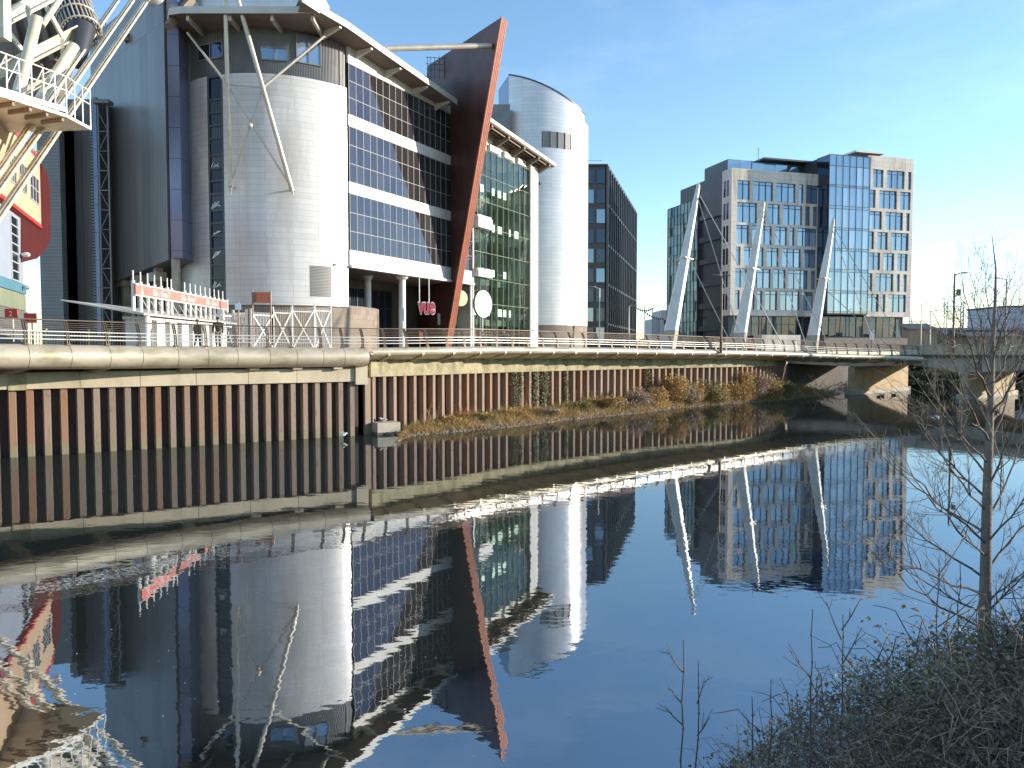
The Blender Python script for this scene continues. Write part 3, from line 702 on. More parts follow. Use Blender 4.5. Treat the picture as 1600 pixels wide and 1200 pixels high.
# rust steel fin
G = Frame(FA.p(20.95, 0, 0), FA.n - FA.d * .5)           # u of G runs outward from the facade
def fin_pt(x, y): return G.px(x, y)
ft = [fin_pt(783, 27), fin_pt(735, 300), fin_pt(711, 417), fin_pt(694.5, 515)]
bt = fin_pt(668, 103)
poly = [ft[0], bt, (bt[0] - 1.5, 36), (-9, 15), (-9, 5.2), (ft[3][0] - .05, 5.2)]
P3 = [G.o + G.d * a + Vector((0, 0, z)) for a, z in poly]
m = MB(); m.extrude(P3, FA.d * 1.25); fin = m.obj("rust_fin", MT['corten'], cin)
e0, e1 = P3[0], P3[5]; off = FA.n * .16
m = MB()
for a, b_ in ((-.12, .25), (.33, .62), (.70, 1.0), (1.08, 1.37)): m.box8([q + FA.d * s_ + o_ for q in (e1, e0) for s_, o_ in ((a, off * .0), (b_, off * .0), (b_, off), (a, off))])
m.obj("fin_edge", MT['corten_edge'], fin)
m = MB(); m.box8([q + FA.d * s_ + o_ for q in (e1, e0) for s_, o_ in ((-.10, off * 0), (1.35, off * 0), (1.35, off * .6), (-.10, off * .6))]); m.obj("fin_edge_core", MT['corten'], fin)
u_, z_ = FA.px(603, 76, 1.5); g_ = fin_pt(768, 72)
m = MB(); m.path([FA.p(u_, 1.5, z_), G.o + G.d * g_[0] + Vector((0, 0, g_[1])) - FA.d * .15], .34, 12); m.obj("fin_strut", MT['galv'], cin, smooth=True)
# main roof slab with deep eaves
def rz(u): return 39.75 - .088 * max(0, u + 4)
RP = [(at_y(264, 40, 79), 39.6), (at_y(283, 20, 78.6), 39.6), (at_y(500, 24, 78.6), 39.6), (FA.p(-9.8, 2.6, 0), 39.8), (FA.p(-3, 2.6, 0), 39.7), (FA.p(4, 2.6, 0), rz(4)), (FA.p(18.6, 2.6, 0), rz(18.6)), (FA.p(18.6, -20, 0), 39.5), (FA.p(-10, -24, 0), 41), (Vector((-47, 104, 0)), 39.8)]
top = [Vector((p.x, p.y, z + .35)) for p, z in RP]; bot = [Vector((p.x, p.y, z - .35)) for p, z in RP]
ct, cb_ = sum(top, Vector()) / len(top), sum(bot, Vector()) / len(bot); ct.z += 1.2; cb_.z -= .1
m = MB()
for i in range(len(top)):
    j = (i + 1) % len(top); m.face([bot[i], bot[j], top[j], top[i]]); m.face([top[i], top[j], ct]); m.face([bot[j], bot[i], cb_], None, 1)
roof = m.obj("main_roof", [MT['roof_steel'], MT['soffit']], cin)
for u in (-4, 1.2, 6.5, 12, 17):
    m = MB(); m.extrude([FA.p(u, .06, rz(u) - .4), FA.p(u, 2.3, rz(u) - .4), FA.p(u, 2.3, rz(u) - .62), FA.p(u, .06, rz(u) - 1.25)], FA.d * .34); m.obj("eave_bracket", MT['roof_steel'], roof)
for x in (300, 365, 430, 492):
    q = at_y(x, 30, 80.2); m = MB(); m.bar((q.x, 79.1, 39.0), (q.x * 1.0, 84, 39.0), .3, .5); m.obj("roof_beam", MT['roof_steel'], roof)
m = MB(); q0, q1 = at_y(268, 0, 84), at_y(474, 0, 84)
m.box(q0.x, q1.x, 84, 96, 40, 47.5); m.obj("upper_roof_wall", MT['tower_clad'], cin)
m = MB(); m.bar(at_y(262, 42, 78.8), at_y(306, -8, 83.5), .5, .7); m.obj("raking_edge_beam", MT['soffit'], roof)
m = MB(); m.path([at_y(462, -6, 79), at_y(482, 12, 79.5), FA.p(-8, 2.3, 40.6)], .12, 8); m.obj("roof_gutter", MT['dark_frame'], roof)
# access cage by the fin
m = MB()
for x in (668, 673, 679, 686, 694, 700):
    q = at_y(x, 106, 106); m.path([(q.x, q.y, q.z - 1.5), (q.x, q.y, q.z + 1.6)], .04, 5)
for h in (-.2, .6, 1.5): m.path([at_y(666, 106 - h * 11, 106), at_y(701, 108 - h * 11, 106)], .04, 5)
m.obj("roof_cage", MT['dark_frame'], cin)
m = MB(); m.fbox(FA, 11, 20.5, -8, -3, 39, 42.3); m.obj("plant_room", MT['grey_clad'], cin)
# second roof over the atrium
def rz2(u): return 37.85 - .079 * (u - 27)
U2 = [23, 49.2]
m = MB(); A = lambda u, t, z: FA.p(u, t, rz2(u) + z)
m.box8([A(U2[0], 2.6, -.28), A(U2[1], 2.6, -.28), A(U2[1], -9, -.1), A(U2[0], -9, -.1), A(U2[0], 2.6, .25), A(U2[1], 2.6, .25), A(U2[1], -9, .45), A(U2[0], -9, .45)]); r2 = m.obj("atrium_roof", MT['roof_steel'], cin)
m = MB(); m.box8([A(U2[0], 2.45, -.42), A(U2[1] - .2, 2.45, -.42), A(U2[1] - .2, -.4, -.42), A(U2[0], -.4, -.42), A(U2[0], 2.45, -.29), A(U2[1] - .2, 2.45, -.29), A(U2[1] - .2, -.4, -.29), A(U2[0], -.4, -.29)]); m.obj("eave_soffit", MT['soffit'], r2)
for k, t in enumerate((.5, 1.2, 1.9)):
    m = MB(); m.bar(A(U2[0], t, -.58), A(U2[1] - .4, t, -.58), .14, .26); m.obj("purlin", MT['soffit'], r2)
for u in (24, 28, 33, 38, 43, 47):
    m = MB(); m.extrude([A(u, -.1, -.7), A(u, 2.4, -.5), A(u, 2.4, -.8), A(u, -.1, -2.0)], FA.d * .45); m.obj("eave_bracket", MT['soffit'], r2)
# glazed atrium
UA = [26.85, 44.3]; us = lin(*UA, 10); zs = [5.3, 8.6, 12.3, 16.0, 19.7, 23.4, 27.1, 30.8, 34.6]
m = MB(); panes(m, FA, us, zs, 0, .004); atr = m.obj("atrium_glazing", MT['atrium'], cin)
m = MB(); bars(m, FA, us, zs, .06, .10); bars(m, FA, [UA[0] + 1.74 * k for k in (3, 6, 9)], [5.3, 34.6], .22, .1, -.25, True, False); m.obj("mullions", MT['green_panel'], atr)
m = MB()
for k in range(4): m.fbox(FA, 26.9 + k * 4.45, 29.9 + k * 4.45, -.2, .25, 34.7, 35.6)
m.fbox(FA, UA[0], 47, -.5, -.22, 34.6, 36.6)
m.obj("head_panels", MT['white_panel'], cin)
for i, z in enumerate((9.2, 15.6, 22.0, 28.4)):
    m = MB(); m.fbox(FA, UA[0] + .3, UA[1] - .1, -13, -1.6 - (i % 2) * 2.2, z, z + .9); fl = m.obj("gallery_floor", MT['atrium_inner'], cin)
    m = MB()
    for k in range(9):
        u = 27.6 + k * 1.85
        if (k * 7 + i * 3) % 4: m.fbox(FA, u, u + 1.2, -1.58 - (i % 2) * 2.2, -1.5 - (i % 2) * 2.2, z + 1.5, z + 2.6)
    m.obj("glow_panels", MT['glow_white'], fl)  # upright glowing panels added to lighten the galleries
    m = MB()
    for k in range(12): m.bar(FA.p(27.4 + k * 1.4, -1.7 - (i % 2) * 2.2, z + .9), FA.p(27.4 + k * 1.4, -1.7 - (i % 2) * 2.2, z + 2.0), .06)
    m.bar(FA.p(27.4, -1.7 - (i % 2) * 2.2, z + 2.0), FA.p(43.8, -1.7 - (i % 2) * 2.2, z + 2.0), .08); m.obj("gallery_rail", MT['mullion'], fl)
m = MB(); m.fbox(FA, UA[0], 47, -14, -13, 5.2, 36); m.fbox(FA, UA[0], UA[0] + .25, -13, -.4, 5.2, 36); m.fbox(FA, 44.0, 44.3, -13, -1.6, 5.2, 34.5); m.obj("atrium_inner_wall", MT['atrium_inner'], cin)
m = MB()
for u in (30.3, 35.5, 40.7): m.path([FA.p(u, -1.1, 5.2), FA.p(u, -1.1, 34.6)], .26, 10)
m.obj("atrium_columns", MT['atrium_inner'], cin)
for y0, y1 in ((337, 357), (420, 433)):
    _, zt_ = FA.px(755, y0, .6); _, zb_ = FA.px(755, y1, .6); u1, _ = FA.px(770, y0, .9)
    m = MB(); m.fbox(FA, UE + .3, u1, -.5, .9, zb_, zt_ - .35); m.fbox(FA, UE + .3, u1 - .15, -.5, .75, zt_ - .33, zt_); m.obj("balcony_band", MT['white_panel'], cin)
m = MB(); m.fbox(FA, 44.35, 47.1, -1.5, .35, 5.2, 35.3); m.obj("white_pier", MT['white_panel'], cin)
m = MB(); m.fbox(FA, 26, 50, -22, -9.2, 5.2, 39.0); m.obj("rear_wall", MT['grey_clad'], cin)
q = at_y(763, 190, 134); q2 = at_y(797, 163, 134)
m = MB(); m.box(q.x, q2.x, 134, 140, 36, q2.z); m.obj("plant_box", MT['grey_clad'], cin)
# round white corner tower
TC, TR = Vector((4.3, 146)), 10.0
def tow_ang(px):
    r = ray(px, 300); a = Vector((r.x, r.y)).normalized(); b_ = a.dot(TC); q = b_ - math.sqrt(max(0, b_ * b_ - TC.length_squared + TR * TR)); v = a * q - TC
    return math.atan2(v.y, v.x)
tL = tow_ang(795); zL = at_y(795, 117, 137.3).z; tR_ = tow_ang(913); zR = at_y(913, 186, 144).z
def tz(a):
    x = TR * math.cos(a); x0, x1 = TR * math.cos(tL), TR * math.cos(tR_); k = (x - x0) / (x1 - x0)
    return zL + (zR - zL) * (.72 * k + .28 * k * k) if a < tR_ else zR - 1.3
m = MB(); m.arc(TC, TR, tL, tR_, 9.9, tz, 40); m.arc(TC, TR, tR_ + 1e-4, R(40), 9.9, tz, 8)
e = Vector((TC.x + TR * math.cos(tL), TC.y + TR * math.sin(tL), 0)); rb = at_y(779, 140, 150)
m.obj("tower_wall", MT['tower_clad'], cin, smooth=True)
m = MB(); m.extrude([Vector((e.x, e.y, 30)), Vector((rb.x, rb.y, 30)), Vector((rb.x, rb.y, rb.z)), Vector((e.x, e.y, zL))], Vector((.5, .1, 0))); m.obj("tower_return_wall", MT['blue_clad'], cin)
m = MB(); m.arc(TC, TR + .08, tL, tR_, 0, lambda a: tz(a) + .12, 40)
mm = MB(); nA = 40
for i in range(nA):
    a, b_ = tL + (tR_ - tL) * i / nA, tL + (tR_ - tL) * (i + 1) / nA
    Q = lambda t, r, z: Vector((TC.x + r * math.cos(t), TC.y + r * math.sin(t), z))
    mm.face([Q(a, TR + .1, tz(a) - .12), Q(b_, TR + .1, tz(b_) - .12), Q(b_, TR + .1, tz(b_) + .14), Q(a, TR + .1, tz(a) + .14)])
    mm.face([Q(a, TR + .1, tz(a) + .14), Q(b_, TR + .1, tz(b_) + .14), Q(b_, 0, tz(b_) + .10), Q(a, 0, tz(a) + .10)])
mm.obj("tower_coping", MT['dark_frame'], cin)
m = MB(); m.arc(TC, TR - .1, tL - .2, R(40), 5.2, 9.9, 40); m.obj("tower_base", MT['brown_stone'], cin, smooth=True)
c0, c1 = tow_ang(847), tow_ang(892); z0, z1 = at_y(870, 232, 137).z, at_y(870, 207, 137).z
m = MB(); m.arc(TC, TR + .05, c0, c1, z0, z1, 4); w_ = m.obj("tower_window", MT['louvre'], cin)
m = MB()
for i in range(5):
    a = c0 + (c1 - c0) * i / 4; q = Vector((TC.x + (TR + .07) * math.cos(a), TC.y + (TR + .07) * math.sin(a), 0)); m.bar(q + Vector((0, 0, z0)), q + Vector((0, 0, z1)), .12)
m.obj("window_frame", MT['dark_frame'], w_)
m = MB(); m.path([(e.x + .2, e.y - .3, 34.5), (e.x + 1.8, e.y - 2.3, 34.7)], .05, 5)
q = at_y(843, 287, 128); q2 = at_y(835, 287, 127)
m = MB(); m.path([q2, q], .07, 6); m.ellipsoid(q, (.28, .28, .25)); m.ellipsoid(q2, (.2, .2, .2)); m.obj("wall_floodlight", MT['dark_frame'], cin)

# ------------------------------------------------ hanging and free-standing signs
def text_mesh(s, size, ext, bevel=0.0, offset=0.0):
    c = bpy.data.curves.new("letters", 'FONT'); c.body = s; c.size = size; c.extrude = ext; c.offset = offset; c.align_x = 'CENTER'; c.resolution_u = 6
    o = bpy.data.objects.new("letters", c); sc.collection.objects.link(o); dg = bpy.context.evaluated_depsgraph_get()
    me = bpy.data.meshes.new_from_object(o.evaluated_get(dg)); bpy.data.objects.remove(o); bpy.data.curves.remove(c); return me
def place_text(name, s, size, ext, mat_, fr, u, t, z, parent, offset=0.0, sx=1.0):
    me = text_mesh(s, size, ext, 0, offset); me.name = name; me.materials.clear(); me.materials.append(mat_); base = BASE[parent.name]
    for v in me.vertices: v.co = fr.p(u + v.co.x * sx, t + v.co.z, z + v.co.y) - base
    o = bpy.data.objects.new(name, me); sc.collection.objects.link(o); o.parent = parent; BASE[o.name] = base; return o
VF = Frame(FA.p(0, 0, 0), (.97, .243))
va = at_y(667, 480, 96)
VF = Frame(va, (.955, .297))
vue = thing("cinema_sign", "hanging red lettered sign reading vue on two rods under the white overhang", "sign", va)
hv = 3.0
place_text("letter_outline", "vue", hv, .10, MT['sign_white'], VF, 0, -.1, va.z - .80, vue, .11, .50)
place_text("letter_faces", "vue", hv, .06, MT['vue_red'], VF, 0, .06, va.z - .80, vue, .0, .50)
m = MB()
for x in (655.5, 670.5):
    q = VF.px(x, 470); m.path([VF.p(q[0], -.1, va.z + .2), VF.p(q[0], -.1, 14.8)], .07, 8)
m.obj("hanging_rods", MT['white_paint'], vue)
def disc_sign(px, py, wpx, hpx, Y, mat_, label, rod_up=None):
    c = at_y(px, py, Y); t = thing("disc_sign", label, "sign", c); r = hpx / 2 * Y / FPX; k = wpx / hpx
    f = Frame(c, (k, math.sqrt(1 - k * k)))
    m = MB(); ring = [f.p(r * math.cos(a), 0, c.z + r * math.sin(a)) for a in lin(0, 2 * math.pi, 40)[:-1]]; m.extrude(ring, f.n * -.35); m.obj("rim", MT['grey_clad'], t)
    m = MB(); m.face([f.p(.96 * r * math.cos(a), .012, c.z + .96 * r * math.sin(a)) for a in lin(0, 2 * math.pi, 40)[:-1]]); m.obj("face", mat_, t)
    m = MB(); m.path([f.p(0, -.18, c.z + (r - .05 if rod_up else -r + .05)), f.p(0, -.18, 14.8 if rod_up else 5.2)], .09, 8); m.obj("rod" if rod_up else "post", MT['white_paint'], t)
disc_sign(720.5, 466, 19.5, 25, 107, MT['sign_yellow'], "smaller pale yellow round sign hanging beside the foot of the rust fin", True)
disc_sign(755.5, 475, 25.5, 43, 100, MT['sign_white'], "large blank white round sign standing in front of the green glass atrium", False)

# ------------------------------------------------ steel bracing frame in front of the drum
sf = thing("bracing_frame", "slim cream steel mast frame of crossed tubes standing off the round white drum", "steel frame", at_y(405, 290, 80.5))
tA0, tA1, tB0, tB1 = at_y(350, -70, 78.5), at_y(360, 290, 80.8), at_y(352, -70, 78.5), at_y(455, 293, 81.2)
def onl(a, b_, py):
    k = 0
    for i in range(200):
        q = a.lerp(b_, i / 199); d_ = q - CAM; y = 600 - FPX * d_.dot(UP) / d_.dot(FW)
        if y >= py: return q
    return b_
for a, b_, r in ((tA0, tA1, .22), (tB0, tB1, .24)):
    m = MB(); m.path([a, b_, b_ + (b_ - a).normalized() * .9], [r, r, .03], 12); m.obj("mast_tube", MT['galv'], sf, smooth=True)
jA, jB = onl(tA0, tA1, 131), onl(tB0, tB1, 135)
mid = at_y(391, 196, 80)
for a, b_, r in ((at_y(293, 51, 81.0), jA, .13), (at_y(507, 56, 82.6), jB, .15), (jA, jB, .08), (jA, tB1, .10), (jB, tA1, .10)):
    m = MB(); m.path([a, b_], r, 10); m.obj("brace", MT['galv'], sf, smooth=True)
for q in (jA, jB, mid, tA1, tB1): m = MB(); m.ellipsoid(q, (.28, .28, .28), None, 8, 5); m.obj("joint_node", MT['galv'], sf, smooth=True)
for q in (tA1, tB1): m = MB(); m.path([q, q + Vector((0, 1.6, 0))], .10, 8); m.obj("wall_tie", MT['galv'], sf)

# ================================================================== DARK GLOSSY HALL LEFT OF THE DRUM
K0 = Vector((-36.55, 82.2, 0)); HF = Frame(K0, (-.716, .698)); HF.n = Vector((-.698, -.716, 0))
hall = thing("clad_hall", "tall dark glossy metal clad hall between the stadium and the round white drum", "building", (*HF.p(14, -8, 0).xy, PLZ))
m = MB()
q = [HF.p(0, 0, 15.1), HF.p(23, 0, 13.2), HF.p(23, 0, 44.5), HF.p(0, 0, 44.5)]
m.extrude(q, HF.n * -14); m.obj("wall", MT['dark_clad'], hall)
m = MB(); x0, x1 = at_y(265.5, 300, 81.6).x, at_y(283.5, 300, 81.6).x
m.box(x0, x1, 81.6, 88, 15.2, 43); m.obj("corner_strip", MT['blue_clad'], hall)  # blue tone stands in for sky shade on this side face
q = at_y(275, 420, 82.4); m = MB(); m.path([(q.x, q.y, 5.2), (q.x, q.y, 15.2)], .45, 18); m.obj("round_column", MT['concrete'], hall, smooth=True)
m = MB()
for u in (5, 10, 15): m.fbox(HF, u, u + .8, -1.4, -.6, 5.2, 15); m.fbox(HF, u - .5, u + 2.0, -1.6, -.4, 13.2, 14.2)
m.obj("undercroft_piers", MT['concrete'], hall)
m = MB(); m.fbox(HF, -2, 23, -10, -8, 5.2, 14.5); m.obj("undercroft_wall", MT['brown_stone'], hall)
m = MB(); 
for i in range(9): m.path([HF.p(17 + i * .7, .1, 44.4), HF.p(17 + i * .7, .1, 45.6)], .05, 5)
m.path([HF.p(17, .1, 45.6), HF.p(22.8, .1, 45.6)], .06, 5); m.obj("roof_rail", MT['dark_frame'], hall)
# lower dark tower further left
low = thing("service_tower", "lower dark service tower with perforated and ribbed grey strips, beside the stadium", "building", (*at_y(120, 480, 92).xy, PLZ))
a, b_ = at_y(104, 155, 91), at_y(153, 155, 91)
m = MB(); m.box(a.x, b_.x, 91, 104, 5.2, a.z); m.obj("wall", MT['dark_clad'], low)
a2_, b2_ = at_y(138.5, 155, 90.6), at_y(150, 155, 90.6)
m = MB(); m.box(a2_.x, a2_.x + .55, 90.6, 90.95, 7.5, a.z - .3); m.obj("perforated_strip", MT['perforated'], low)
m = MB(); m.box(a2_.x + .6, b2_.x + .2, 90.2, 90.95, 7, a.z); m.obj("blue_strip", MT['blue_clad'], low)
a3, b3 = at_y(58, 240, 88), at_y(93, 240, 88)
m = MB(); m.box(a3.x, b3.x, 88, 96, 5.2, 31); m.obj("ribbed_wall", MT['louvre'], low)
m = MB(); m.box(b3.x, a.x, 89, 97, 5.2, 33); m.obj("infill_wall", MT['dark_clad'], low)
# lattice stair mast between them
lat = thing("lattice_mast", "narrow steel lattice stair mast standing in the shadow beside the dark hall", "lattice tower", (*at_y(163, 480, 88).xy, PLZ))
a, b_ = at_y(156, 300, 88).x, at_y(171, 300, 88).x
for x in (a, b_):
    m = MB(); m.bar((x, 88, 5.2), (x, 88, 33.5), .16); m.obj("upright", MT['louvre'], lat)
m = MB(); z = 6.0; fl_ = True
while z < 32:
    m.bar((a, 88, z), (b_, 88, z), .09); m.bar((a if fl_ else b_, 88.02, z), (b_ if fl_ else a, 88.02, z + 2.2), .07); z += 2.2; fl_ = not fl_
m.obj("lattice", MT['louvre'], lat)
q = at_y(160, 169, 88); m = MB(); m.box(a - .3, b_ + .4, 87.4, 88.6, 33.2, 33.6); m.obj("platform", MT['louvre'], lat)

# ================================================================== STADIUM CORNER
SE = Vector((-40.8, 67.0, 0)); SFm = Frame(SE, (.375, -.927)); SFm.n = Vector((.927, .375, 0))     # u towards us, n to the right
std = thing("stadium", "stadium corner with orange beige curved band, maroon underside and pale blue wall", "stadium", (*SFm.p(8, -4, 0).xy, PLZ))
# upper band with a rounded end: straight run then an arc to the left
def band_pts(off):
    r = 4.5 - off * 0; pts = [SFm.p(u, -off, 0) for u in (30, 20, 10, 4, 0)]
    c = SFm.p(0, -r, 0)
    for a in lin(0, R(120), 12)[1:]: pts.append(c + SFm.n * (r - off) * math.cos(a) - SFm.d * (r - off) * math.sin(a))
    return pts
bp0 = band_pts(0)
def band(z0, z1, o0=0, o1=0):
    a, b_ = band_pts(o0), band_pts(o1); m = MB(); m.grid([[Vector((q.x, q.y, z0)) for q in a], [Vector((q.x, q.y, z1)) for q in b_]]); return m
band(16.35, 21.7).obj("curved_band", MT['beige_render'], std, smooth=True)
band(21.7, 22.15, -.06, -.06).obj("red_cornice", MT['red_paint'], std, smooth=True)
band(16.05, 16.35, -.06, -.06).obj("red_lip", MT['red_paint'], std, smooth=True)
a = band(14.6, 16.05, 1.2, -.02); b_ = band(13.4, 14.6, 3.2, 1.2); a.v += []; a.obj("curved_underside", MT['maroon'], std, smooth=True); b_.obj("lower_underside", MT['maroon'], std, smooth=True)
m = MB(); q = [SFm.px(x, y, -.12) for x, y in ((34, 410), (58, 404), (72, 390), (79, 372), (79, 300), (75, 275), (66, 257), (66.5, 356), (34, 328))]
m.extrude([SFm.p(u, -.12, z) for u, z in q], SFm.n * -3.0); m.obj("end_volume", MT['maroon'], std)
m = MB(); m.fbox(SFm, -1.5, 30, -6, -2.9, 13.2, 13.5); m.obj("soffit", MT['maroon'], std)
m = MB(); m.fbox(SFm, -.5, 30, -9, -4.4, 16, 21.9); m.obj("inner_wall", MT['dark_concrete'], std)
for u0, u1, z0, z1 in ((.6, 4.2, 17.9, 20.0), (5.6, 8.2, 17.9, 20.0), (9.4, 11.6, 17.9, 20.0)):
    m = MB(); panes(m, SFm, lin(u0, u1, 3), [z0, (z0 + z1) / 2, z1], .02); w_ = m.obj("window", MT['dark_glass'], std)
    m = MB(); bars(m, SFm, lin(u0, u1, 3), [z0, (z0 + z1) / 2, z1], .08, .06, .02); m.obj("window_frame", MT['mullion'], w_)
# pale blue wall under the band, set back
c = at_y(36, 400, 61); PB = Frame((c.x, c.y), (.375, -.927)); PB.n = Vector((.927, .375, 0))
zt_ = 14.2
m = MB(); m.fbox(PB, 0, 25, -6, 0, 10.7, zt_ + 1.8); m.obj("pale_blue_wall", MT['pale_blue'], std)
u0, _ = PB.px(28, 400, 0); u1, _ = PB.px(17, 400, 0); zs = lin(10.75, 15.5, 7)
m = MB(); panes(m, PB, [u0, u1], zs, .03); w_ = m.obj("stair_window", MT['dark_glass'], std); m = MB(); bars(m, PB, [u0, u1], zs, .10, .06, .03); m.obj("window_frame", MT['mullion'], w_)
m = MB(); m.fbox(PB, -.3, 25, -6, .12, 9.9, 10.65); m.obj("teal_band", MT['teal'], std)
m = MB(); m.fbox(PB, -.25, 25, -6, .06, 8.6, 9.86); m.obj("green_band", MT['green_panel'], std)
m = MB(); m.fbox(PB, -.6, 25, -6, .10, 5.2, 8.56); m.obj("roller_shutters", MT['shutter'], std)
for x, y in ((41, 398), (43, 449), (68, 238)):
    m = MB(); q = at_y(x, y, 60); m.path([q + Vector((-.9, 0, .1)), q], .07, 6); m.ellipsoid(q, (.34, .22, .2), None, 8, 5); m.obj("security_camera", MT['white_paint'], std)
for x, y in ((17, 490), (47, 497)):
    q = at_y(x, y, 52); t = thing("number_plate", "small red number plate on the stadium corner, " + ("beside the grey shutters" if x < 30 else "just above the handrail at the wall end"), "sign", q)
    f = Frame(q, (1, 0)); m = MB(); m.fbox(f, -.42, .42, -.08, 0, q.z - .33, q.z + .33); m.obj("plate", MT['red_paint'], t)
    if x < 30: place_text("number", "2", .5, .01, MT['sign_white'], f, 0, .02, q.z - .18, t)
    m = MB(); m.path([(q.x, q.y + .2, 5.2), (q.x, q.y + .2, q.z + .3)], .05, 6); m.obj("post", MT['galv'], t)
# heavy cream steelwork of the roof above
def beam(x0, y0, x1, y1, d0, d1, w, h, name="roof_girder", mt_='cream'):
    m = MB(); a, b_ = at_y(x0, y0, d0), at_y(x1, y1, d1); m.bar(a, b_, w * .35, h)
    v = Vector((0, 0, h / 2)); m.bar(a + v, b_ + v, w, h * .12); m.bar(a - v, b_ - v, w, h * .12); return m.obj(name, MT[mt_], std)
def tube(x0, y0, x1, y1, d0, d1, r, name="raking_tube", mt_='cream', par=None, rad=None):
    m = MB(); m.path([at_y(x0, y0, d0), at_y(x1, y1, d1)], rad or r, 14); return m.obj(name, MT[mt_], par or std, smooth=True)
beam(-30, 48, 78, -8, 62, 66, 1.0, 1.1); beam(-20, 122, 118, 52, 62, 67, 1.0, 1.0); beam(-10, 170, 92, 112, 62, 65, .8, .8)
tube(58, 25, 33, 130, 61, 61, .42); tube(33, 130, 8, 232, 61, 60, .46); tube(116, 72, 62, 158, 64, 61, .42); tube(62, 158, 20, 240, 61, 60, .40)
tube(98, -8, 66, 40, 64, 62, .22, "tie_tube")
m = MB(); m.bar(at_y(2, -10, 54), at_y(3, 62, 54), .8, .8); m.bar(at_y(2, 30, 54), at_y(36, 8, 60), .3, .3); m.obj("corner_post", MT['cream'], std)
for x0, y0, x1, y1 in ((10, 44, 34, 78), (72, 10, 98, 58), (42, 8, 53, 60), (97, 60, 98, 98)):
    m = MB(); m.bar(at_y(x0, y0, 63), at_y(x1, y1, 64), .28, .28); m.obj("strut", MT['cream'], std)
# brown deck of the roof behind the girders
m = MB(); q = [at_y(-40, 190, 70), at_y(90, 150, 70), at_y(118, 60, 70), at_y(112, -40, 70), at_y(-60, -40, 70)]
m.extrude(q, Vector((0, 1.0, 0))); m.obj("roof_underside", MT['soffit'], std)
for i in range(5):
    m = MB(); m.bar(at_y(10 + i * 22, -10, 69.6), at_y(40 + i * 22, 112 - i * 8, 69.6), .5, .5); m.obj("roof_rib", MT['soffit'], std)
# ribbed dark round roof truss cover
ca, cb2 = at_y(98, -30, 72), at_y(128, 52, 69); ax = (cb2 - ca).normalized()
e1_ = ax.cross(Vector((0, 1, 0))).normalized(); e2_ = ax.cross(e1_).normalized()
m = MB(); m.path([ca, cb2], 1.25, 24); tr_ = m.obj("round_truss_core", MT['dark_frame'], std, smooth=True)
m = MB()
for k in range(26):
    a = k * 2 * math.pi / 26; o_ = (e1_ * math.cos(a) + e2_ * math.sin(a)) * 1.5; m.bar(ca + o_, cb2 + o_, .09, .16)
m.obj("truss_ribs", MT['galv'], tr_)
m = MB()
for k in (0.05, .28, .52, .76, .98):
    c = ca.lerp(cb2, k); m.path([c + (e1_ * math.cos(a) + e2_ * math.sin(a)) * 1.62 for a in lin(0, 2 * math.pi, 24)], .09, 6)
m.obj("truss_hoops", MT['galv'], tr_)
tube(128, 45, 120, 100, 68, 66, 1.2, "round_truss_end", 'dark_frame', None, [1.1, .55])
# three ladder-like stays
for i, (x0, y0, x1, y1) in enumerate(((204, -30, -40, 322), (228, -30, -40, 348), (250, -30, -40, 394))):
    lab = ("uppermost", "middle", "lowest")[i]
    st = thing("roof_stay", f"{lab} of the three parallel cream ladder stays slanting across the stadium corner", "stay", at_y(x1, y1, 46), "cream stays of the stadium roof")
    a, b_ = at_y(x0, y0, 83), at_y(x1, y1, 46); dr = (b_ - a).normalized(); sd = dr.cross(Vector((0, 1, 0))).normalized() * .25
    for sg in (-1, 1):
        m = MB(); m.path([a + sd * sg, b_ + sd * sg], .10, 8); m.obj("stay_tube", MT['cream'], st, smooth=True)
    m = MB(); Ls = (b_ - a).length; k = .5
    m.bar(a + Vector((0, .06, 0)), b_ + Vector((0, .06, 0)), .08, .34)
    while k < Ls: m.bar(a + dr * k - sd, a + dr * k + sd, .06, .06, 1); k += .9
    m.obj("ladder_web", [MT['cream'], MT['steel_brown']], st)
# pointed flange of the mast above
m = MB(); c = at_y(238, -4, 80.5); fl3 = thing("mast_flange", "pointed white tip of a mast fitting at the top edge, over the cream stays", "mast fitting", c)
rot = Matrix.Rotation(R(-8), 3, 'Y'); m.ellipsoid(c, (1.35, .5, .8), rot, 16, 8); m.obj("tip", MT['white_paint'], fl3, smooth=True)
m = MB(); m.path([c + Vector((-1.0, .1, .5)), c + Vector((-3.2, .8, 4.5))], [.35, .6], 10); m.obj("mast_shaft", MT['white_paint'], fl3)
